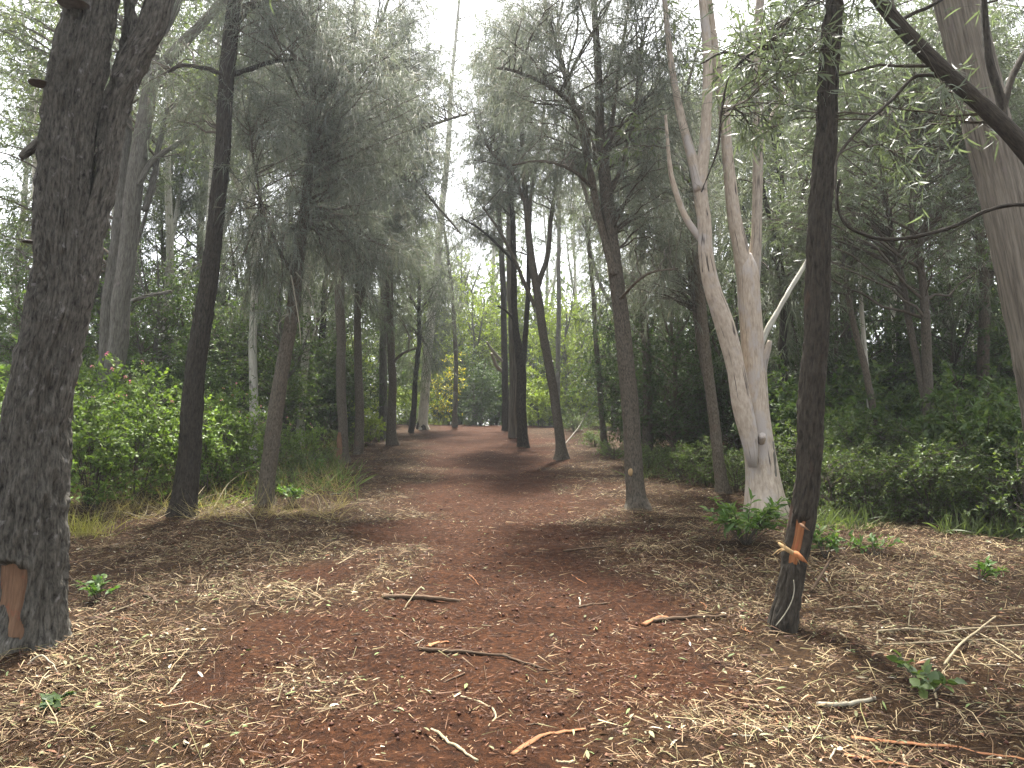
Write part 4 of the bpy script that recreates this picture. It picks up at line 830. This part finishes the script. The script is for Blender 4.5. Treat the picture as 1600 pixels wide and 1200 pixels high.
# grass tufts and dry stems in front of the thickets
def grass(name, label, cx_, cy_, rad, n, H, col, seed, cat='grass'):
    rg = np.random.RandomState(seed); b = hit(cx_, cy_); mb = MB(); P = b + np.concatenate([rg.normal(0, 1, (n, 2)) * rad, np.zeros((n, 1))], 1); P[:, 2] = hgt(P[:, 0], P[:, 1]) - .01
    D = rg.normal(size=(n, 3)) * .45 + np.array([0, 0, 1]); leaves(mb, P, D, H * rg.uniform(.4, 1, n), rg.uniform(.004, .009, n), rg, np.array(col) * rg.uniform(.6, 1.4, (n, 1)), LANCE, 0, .5)
    o = mb.obj(name, M['leaf'], None, 'stuff'); return tag(o, label, cat)
grass('grass_tuft', 'yellow-green grass tuft beside the huge left trunk', 130, 838, (.16, .14), 260, .42, (.20, .19, .06), 421)
def band(name, label, pxs, ds, n, H, col, seed, cat, wid=(.004, .009), tilt=.7, up=1.0):
    rg = np.random.RandomState(seed); px = rg.uniform(*pxs, n); d = rg.uniform(*ds, n); x = (px - CX) / F * d; P = np.stack([x, d, hgt(x, d) - .01], -1)
    k = (vn2(x, d, 1.3, seed) > .35) & (path_mask(x, d) < .3); P = P[k]; m_ = len(P); D = rg.normal(size=(m_, 3)) * tilt + np.array([0, 0, up]); mb = MB()
    leaves(mb, P, D, H * rg.uniform(.3, 1, m_), rg.uniform(*wid, m_), rg, np.array(col) * rg.uniform(.55, 1.45, (m_, 1)), LANCE, 0, .5); o = mb.obj(name, M['leaf'], None, 'stuff'); return tag(o, label, cat)
band('dry_grass', 'dry straw-coloured grass fringing the left thicket', (100, 540), (10.4, 14.5), 6000, .6, (.26, .21, .11), 431, 'grass', (.003, .006), 1.3, .5)
band('green_grass', 'green grass and creeper in the left thicket', (60, 560), (11.5, 17), 2600, .6, (.10, .14, .04), 432, 'grass', (.006, .02), 1.3, .6)
band('shade_grass', 'green grass and creeper at the edge of the right undergrowth', (1230, 1680), (9.2, 12.5), 7000, .38, (.085, .11, .04), 433, 'grass', (.005, .02), 1.0)
band('track_edge_grass', 'pale grass at the far end of the track', (560, 960), (34.5, 42), 6000, .75, (.14, .16, .055), 434, 'grass', (.01, .03))
band('right_edge_grass', 'thin green grass under the trees right of the track', (985, 1180), (13.5, 22), 4000, .5, (.09, .11, .04), 435, 'grass', (.006, .018))
band('left_edge_grass', 'dry grass between the trunks left of the track', (430, 545), (15, 24), 2600, .5, (.15, .145, .07), 436, 'grass', (.006, .018))

# ------------------------------------------------------------------ litter
rng = np.random.RandomState(15)
def scatter(n, keep_fn, dmin=2.9, dmax=36):
    d = rng.uniform(dmin, dmax, n) ; d = dmin + (d - dmin) * rng.uniform(.25, 1, n); x = rng.uniform(-1, 1, n) * (.72 * d + .8); k = keep_fn(x, d); x, d = x[k], d[k]
    return x, d
def lay(mb, x, d, L, W, colf, tmpl, lift=.012, pitch=.18, sick=0.0):
    n = len(x); yaw = rng.uniform(0, 6.28, n); D = np.stack([np.cos(yaw), np.sin(yaw), rng.normal(0, pitch, n)], -1); eps = .03
    gxs = (hgt(x + eps, d) - hgt(x - eps, d)) / (2 * eps); gys = (hgt(x, d + eps) - hgt(x, d - eps)) / (2 * eps); D[:, 2] += .8 * (gxs * D[:, 0] + gys * D[:, 1])
    P = np.stack([x, d, hgt(x, d) + rng.uniform(.002, lift, n)], -1); leaves(mb, P, D, L, W, rng, colf, tmpl, 1.1, sick)
def dens(x, d, on, off):
    m_ = path_mask(x, d); w = on * m_ + off * (1 - m_); cl = np.clip(vn2(x, d, 1.7, 61) * .9 + vn2(x, d, 6.0, 62) * .7 - .15, 0.1, 1.2); return rng.uniform(size=len(x)) < w * cl
# straw
mb = MB(); x, d = scatter(300000, lambda x, d: dens(x, d, .10, 1.0)); n = len(x); big = rng.uniform(size=n) ** 4
pal = np.array([[.24, .175, .095], [.165, .108, .058], [.11, .06, .034], [.31, .24, .14], [.06, .032, .02], [.155, .135, .062]]); c = pal[rng.choice(6, n, p=[.20, .22, .2, .06, .2, .12])] * rng.uniform(.5, 1.2, (n, 1))
lay(mb, x, d, .02 + .15 * big, .0014 + .0028 * rng.uniform(size=n), c, SLIV, .035, .3); o = mb.obj('straw_litter', M['litter'], None, 'stuff'); tag(o, 'scattered straw and shredded stems covering the ground', 'mulch')
# long slashed stems matted on both sides
mb = MB(); x, d = scatter(60000, lambda x, d: (path_mask(x, d) < .25) & (rng.uniform(size=len(x)) < np.clip(vn2(x, d, .7, 64) * 1.5 - .4, 0, 1) * np.interp(d, [3, 5.5, 8, 13], [.10, .25, .8, 1]) * (.35 + .65 * (vn2(x, d, 3.1, 65) > .45))), 3.0, 16); n = len(x)
pal = np.array([[.28, .215, .115], [.22, .16, .082], [.35, .28, .165], [.16, .145, .06], [.15, .095, .05]]); c = pal[rng.choice(5, n, p=[.3, .25, .1, .15, .2])] * rng.uniform(.6, 1.15, (n, 1))
lay(mb, x, d, .06 + .30 * rng.uniform(size=n) ** 2.5, .0018 + .0028 * rng.uniform(size=n), c, CHIP, .05, .22); o = mb.obj('slashed_grass', M['litter'], None, 'stuff'); tag(o, 'matted long pale slashed grass stems beside the track', 'mulch')
# chips
mb = MB(); x, d = scatter(190000, lambda x, d: dens(x, d, .8, .7)); n = len(x)
pal = np.array([[.34, .25, .15], [.11, .050, .023], [.075, .034, .016], [.21, .135, .07], [.44, .36, .26], [.042, .022, .013]]); c = pal[rng.choice(6, n, p=[.10, .22, .28, .14, .035, .225])]; onp = (path_mask(x, d) > .4) & (rng.uniform(size=n) < .75); c[onp] = pal[rng.choice([1, 2, 5, 3], n, p=[.25, .38, .3, .07])][onp]; c = c * rng.uniform(.7, 1.15, (n, 1))
lay(mb, x, d, (.006 + .045 * rng.uniform(size=n) ** 2.5), rng.uniform(.002, .007, n), c, SLIV, .014); o = mb.obj('wood_chip_litter', M['litter'], None, 'stuff'); tag(o, 'shredded wood chips strewn over the red soil', 'mulch')
# dead and green leaf bits
mb = MB(); x, d = scatter(26000, lambda x, d: dens(x, d, .08, .8)); n = len(x)
pal = np.array([[.15, .15, .075], [.10, .13, .045], [.22, .19, .12], [.16, .075, .04], [.36, .32, .25]]); c = pal[rng.choice(5, n, p=[.25, .2, .25, .2, .1])] * rng.uniform(.6, 1.2, (n, 1))
lay(mb, x, d, rng.uniform(.02, .07, n), rng.uniform(.007, .02, n), c, LANCE, .02, .2, .2); o = mb.obj('leaf_litter', M['litter'], None, 'stuff'); tag(o, 'fallen leaf pieces, grey-green to brown, on the mulch', 'leaf litter')
# clods
mb = MB(); x, d = scatter(9000, lambda x, d: dens(x, d, 1.0, .35), 2.9, 16); n = len(x); r = rng.uniform(.005, .022, n) * rng.uniform(.5, 1, n); P = np.stack([x, d, hgt(x, d) + r * .2], -1)
oct_ = np.array([[1, 0, 0], [0, 1, 0], [-1, 0, 0], [0, -1, 0], [0, 0, .8], [0, 0, -.8]]); jit = rng.uniform(.6, 1.3, (n, 6, 1)); V = P[:, None, :] + oct_[None] * jit * r[:, None, None]
tt = np.array([[0, 1, 4], [1, 2, 4], [2, 3, 4], [3, 0, 4], [1, 0, 5], [2, 1, 5], [3, 2, 5], [0, 3, 5]]); mb.add(V.reshape(-1, 3), None, (np.arange(n)[:, None, None] * 6 + tt[None]).reshape(-1, 3), None, np.repeat(np.array([.055, .021, .0115]) * rng.uniform(.6, 1.3, (n, 1)), 6, 0))
o = mb.obj('soil_crumbs', M['litter'], None, 'stuff'); tag(o, 'crumbs and clods of red soil on the bare track', 'soil')

# ------------------------------------------------------------------ single sticks and bark strips
def stick(name, label, pts, mat, w, cat='stick', group=None, lift=None, flat=1.0, taper=.6, seed=0, knob=True):
    """pts = photograph pixels on the ground, with an optional height above it (m)."""
    P = []
    for q in pts:
        b = hit(q[0], q[1]); b[2] += (q[2] if len(q) > 2 else 0) + w * .3 * flat; P.append(b)
    P = np.array(P); rr = np.interp(np.linspace(0, 1, len(P)), [0, .1, 1], [w * .45, w * .5, w * .5 * taper])
    mb = MB(); S = spline(np.concatenate([P, rr[:, None]], 1), 26); S[:, :3] += (vn(np.stack([np.linspace(0, 7, 26)] * 3, -1) + np.array([seed, 5, 9]), seed)[:, None] - .5) * w * .8 * np.array([1, 1, .3])
    tube(mb, S, 10, rough(seed + 3, w * .16, .9 / w, .25 / w))
    if flat < 1:
        V = mb.V[0]; cen = np.repeat(S[:, :3], 10, 0); cen = np.concatenate([cen, S[:1, :3], S[-1:, :3]]); mb.V[0] = cen + (V - cen) * np.array([1, 1, flat])
    o = mb.obj(name, M[mat], None); return tag(o, label, cat, group)
stick('half_buried_log', 'dark half-buried log lying across the middle of the track', [(598, 934), (630, 936), (670, 938), (722, 941)], 'stickd', .042, 'log', seed=1)
stick('curved_branch', 'curved dark broken branch lying on the near track', [(652, 1016), (690, 1021), (740, 1024), (790, 1030), (830, 1043), (858, 1053)], 'stickd', .025, seed=2, taper=.3)
stick('bark_piece', 'orange-brown chunk of bark at the end of the curved dark branch', [(668, 1012), (685, 1007), (702, 1006)], 'sticko', .035, 'bark', flat=.5, seed=3)
stick('curled_twig', 'pale curled twig on the near soil', [(722, 1090), (745, 1098), (770, 1108), (774, 1122), (762, 1140)], 'drystem', .013, 'twig', seed=4)
stick('tan_stick', 'tan stick pointing to the bottom edge of the photo', [(675, 1143), (700, 1160), (725, 1178), (745, 1194)], 'drystem', .016, seed=5)
stick('bark_strip', 'curled red-brown bark strip on the soil near the bottom', [(803, 1182), (825, 1165), (850, 1153), (885, 1146), (917, 1140)], 'sticko', .035, 'bark', flat=.45, seed=6)
stick('brown_log', 'short brown log half in the mulch left of the black trunk', [(1022, 972), (1060, 968), (1100, 966), (1134, 965)], 'stickd', .03, 'log', seed=7)
stick('bark_chunk', 'reddish bark chunk beside the short brown log', [(1008, 978), (1030, 968), (1046, 966)], 'sticko', .05, 'bark', flat=.5, seed=8)
stick('pale_branch', 'pale grey lichen-covered branch piece at lower right', [(1276, 1106), (1310, 1107), (1340, 1102), (1368, 1096)], 'stickp', .028, seed=9)
stick('long_bark_strip', 'long orange strip of torn bark at the lower right', [(1330, 1155), (1370, 1162), (1420, 1166), (1480, 1170), (1555, 1180), (1610, 1188)], 'sticko', .034, 'bark', flat=.4, seed=10)
stick('short_bark_strip', 'short orange bark strip at the bottom edge, lower right', [(1318, 1182), (1350, 1188), (1400, 1197), (1440, 1200)], 'sticko', .028, 'bark', flat=.4, seed=11)
for q, (lab, pts, w) in enumerate([
    ('bent tan cut stem at the head of the cut stems, lower right', [(1372, 988), (1420, 985), (1470, 990), (1505, 1002), (1540, 1008)], .018),
    ('tan cut stem slanting up across the others at lower right', [(1475, 1046, .02), (1500, 1022, .04), (1530, 1000, .06), (1556, 979, .06)], .016),
    ('long straight cut stem running to the right edge', [(1468, 996, .03), (1520, 992, .04), (1600, 985, .03)], .013),
    ('long straight cut stem just below the straight one at the right edge', [(1385, 1010), (1470, 1010, .02), (1540, 1008, .03), (1610, 1009, .02)], .013),
    ('thin cut stem crossing to the right edge below the others', [(1512, 1038), (1560, 1042), (1610, 1041)], .011),
    ('short upright broken stem below the cut stems', [(1457, 1065), (1461, 1085), (1465, 1108)], .013),
    ('thin cut stem at the right edge sloping down', [(1530, 1000, .04), (1570, 1020, .03), (1605, 1040, .01)], .010),
    ('grey cut stem lying behind the bent one', [(1290, 955), (1340, 950), (1376, 948)], .014),
    ('brown branch lying from the black trunk towards the right', [(1310, 915), (1345, 930), (1378, 948)], .022),
    ('thin stem standing out of the mulch at right', [(1419, 982), (1424, 980, .12), (1431, 979, .26), (1440, 978, .36), (1456, 978, .40)], .008),
    ('broken branch propped right of the black trunk', [(1268, 926), (1282, 922, .10), (1296, 918, .2), (1307, 916, .24)], .026),
    ('short upright chip of stem left of the cut stems', [(1371, 1003), (1371, 990), (1370, 975)], .012)]):
    stick('cut_stem', lab, pts, 'drystem' if q not in (8, 10) else 'stickd', w, 'stick', 'cut stems at the lower right', seed=20 + q, taper=.7)
for q, (lab, pts, w, m_) in enumerate([
    ('brown stick end beside the seedling near the huge trunk', [(225, 932), (245, 940), (262, 948)], .035, 'stickd'),
    ('thin dark branch leaning from the huge trunk to the mulch', [(104, 905, .05), (130, 928, .03), (160, 945), (190, 952)], .012, 'stickd'),
    ('grey dead stem lying across behind the seedling', [(120, 968), (160, 962), (200, 948), (245, 932)], .010, 'drystem'),
    ('thin arched pale stem at the foot of the huge trunk', [(42, 1042), (62, 1040, .05), (78, 1046, .04), (92, 1056)], .010, 'stickp'),
    ('straight pale twig on the soil left of the track centre', [(264, 1088), (278, 1070), (290, 1052)], .012, 'drystem'),
    ('dark thin stick at lower left', [(256, 1128), (285, 1132), (310, 1136)], .012, 'stickd'),
    ('tan stick in the near left soil', [(105, 1140), (140, 1148), (158, 1155)], .008, 'drystem'),
    ('long pale stem lying on the left mulch', [(440, 905), (480, 925), (520, 945)], .009, 'drystem'),
    ('pale forked twig in the middle of the track', [(528, 882), (540, 875), (552, 868)], .012, 'drystem'),
    ('dark stick lying on the right side of the track', [(880, 862), (910, 858), (945, 855)], .022, 'stickd'),
    ('dark stick across the track above the half-buried log', [(905, 950), (925, 946), (950, 944)], .02, 'stickd'),
    ('thin stick standing by the half-buried log', [(632, 952), (645, 940, .03), (658, 930, .06)], .011, 'drystem')]):
    stick('fallen_stick', lab, pts, m_, w, 'stick', 'sticks on the track', seed=50 + q)
# dry stems heaped at the foot of the dark left trunk
hp = [[(170, 745), (230, 760, .25), (300, 775, .15), (330, 800)], [(105, 770), (150, 785, .3), (200, 790, .15), (230, 805)], [(250, 795), (275, 790, .30), (300, 785, .40)], [(262, 800), (290, 795, .28), (330, 790, .10)], [(270, 780, .45), (290, 795, .2), (300, 805)],
      [(275, 805), (300, 800, .12), (350, 795, .22), (400, 800)], [(330, 800), (360, 780, .28), (400, 770, .36), (430, 790)], [(300, 810), (340, 805, .06), (395, 812)], [(375, 790), (395, 815, .05), (402, 830)], [(245, 812), (300, 800, .18), (320, 790, .30)], [(340, 815), (380, 828, .03), (420, 830)],
      [(400, 760, .3), (420, 775, .12), (412, 795)], [(440, 715, .5), (455, 745, .2), (470, 760)], [(455, 700, .5), (500, 725, .1), (520, 740)], [(110, 830), (125, 800, .3), (132, 780, .5)], [(120, 820), (180, 812, .1), (250, 818)]]
for q, pts in enumerate(hp): stick('dry_stem', 'dry pale bent stem in the heap at the foot of the dark left trunk' if q < 12 else ['dry stem arching beside the leaning she-oak', 'dry stem fallen right of the leaning she-oak', 'dry stalk standing beside the huge left trunk', 'dry stem lying flat between the huge and the dark left trunk'][q - 12], pts, 'drystem', .010, 'stem', 'dry stems at the left thicket', seed=70 + q)
# dead branch leaning at the far right of the track
stick('dead_branch', 'grey dead branch propped up right of the Y-forked she-oak', [(880, 698), (905, 690, .5), (925, 688, 1.2), (940, 688, 1.7)], 'grey', .045, 'branch', seed=95, taper=.4)
rg = np.random.RandomState(33)
for q in range(44):
    px, py = rg.uniform(60, 1560), rg.uniform(840, 1195); a = rg.uniform(0, 3.14); L = rg.uniform(14, 42); b = rg.uniform(-6, 6)
    stick('twig', ['short tan broken twig lying loose among the mulch', 'short dark broken twig lying loose among the mulch', 'short orange-brown bark twig lying loose among the mulch', 'short pale grey twig lying loose among the mulch'][q % 4], [(px, py), (px + math.cos(a) * L * .5 + b, py + math.sin(a) * L * .22), (px + math.cos(a) * L, py + math.sin(a) * L * .45)], ['drystem', 'stickd', 'sticko', 'stickp'][q % 4], rg.uniform(.007, .014), 'twig', 'loose twigs on the ground', seed=120 + q)

# ------------------------------------------------------------------ air
if HAZE:
    lo, hi = np.array([-90, -12, -3.5]), np.array([90, 95, 34.0]); mb = MB()
    V = [[(lo, hi)[a][0], (lo, hi)[b][1], (lo, hi)[c_][2]] for a in (0, 1) for b in (0, 1) for c_ in (0, 1)]
    mb.add(V, [[0, 1, 3, 2], [4, 6, 7, 5], [0, 4, 5, 1], [2, 3, 7, 6], [0, 2, 6, 4], [1, 5, 7, 3]])
    m, nt, out = newmat('haze'); v = N_(nt, 'ShaderNodeVolumePrincipled', Density=HAZE, Anisotropy=.45); v.inputs['Color'].default_value = (.86, .92, 1, 1); nt.links.new(v.outputs[0], out.inputs['Volume'])
    hz = mb.obj('haze', m, None, 'stuff', True); tag(hz, 'thin pale haze hanging between the trees', 'haze')
tris = sum(len(me.loops) - 2 * len(me.polygons) for me in bpy.data.meshes); print('TRIS', tris, 'OBJ', len(sc.objects))
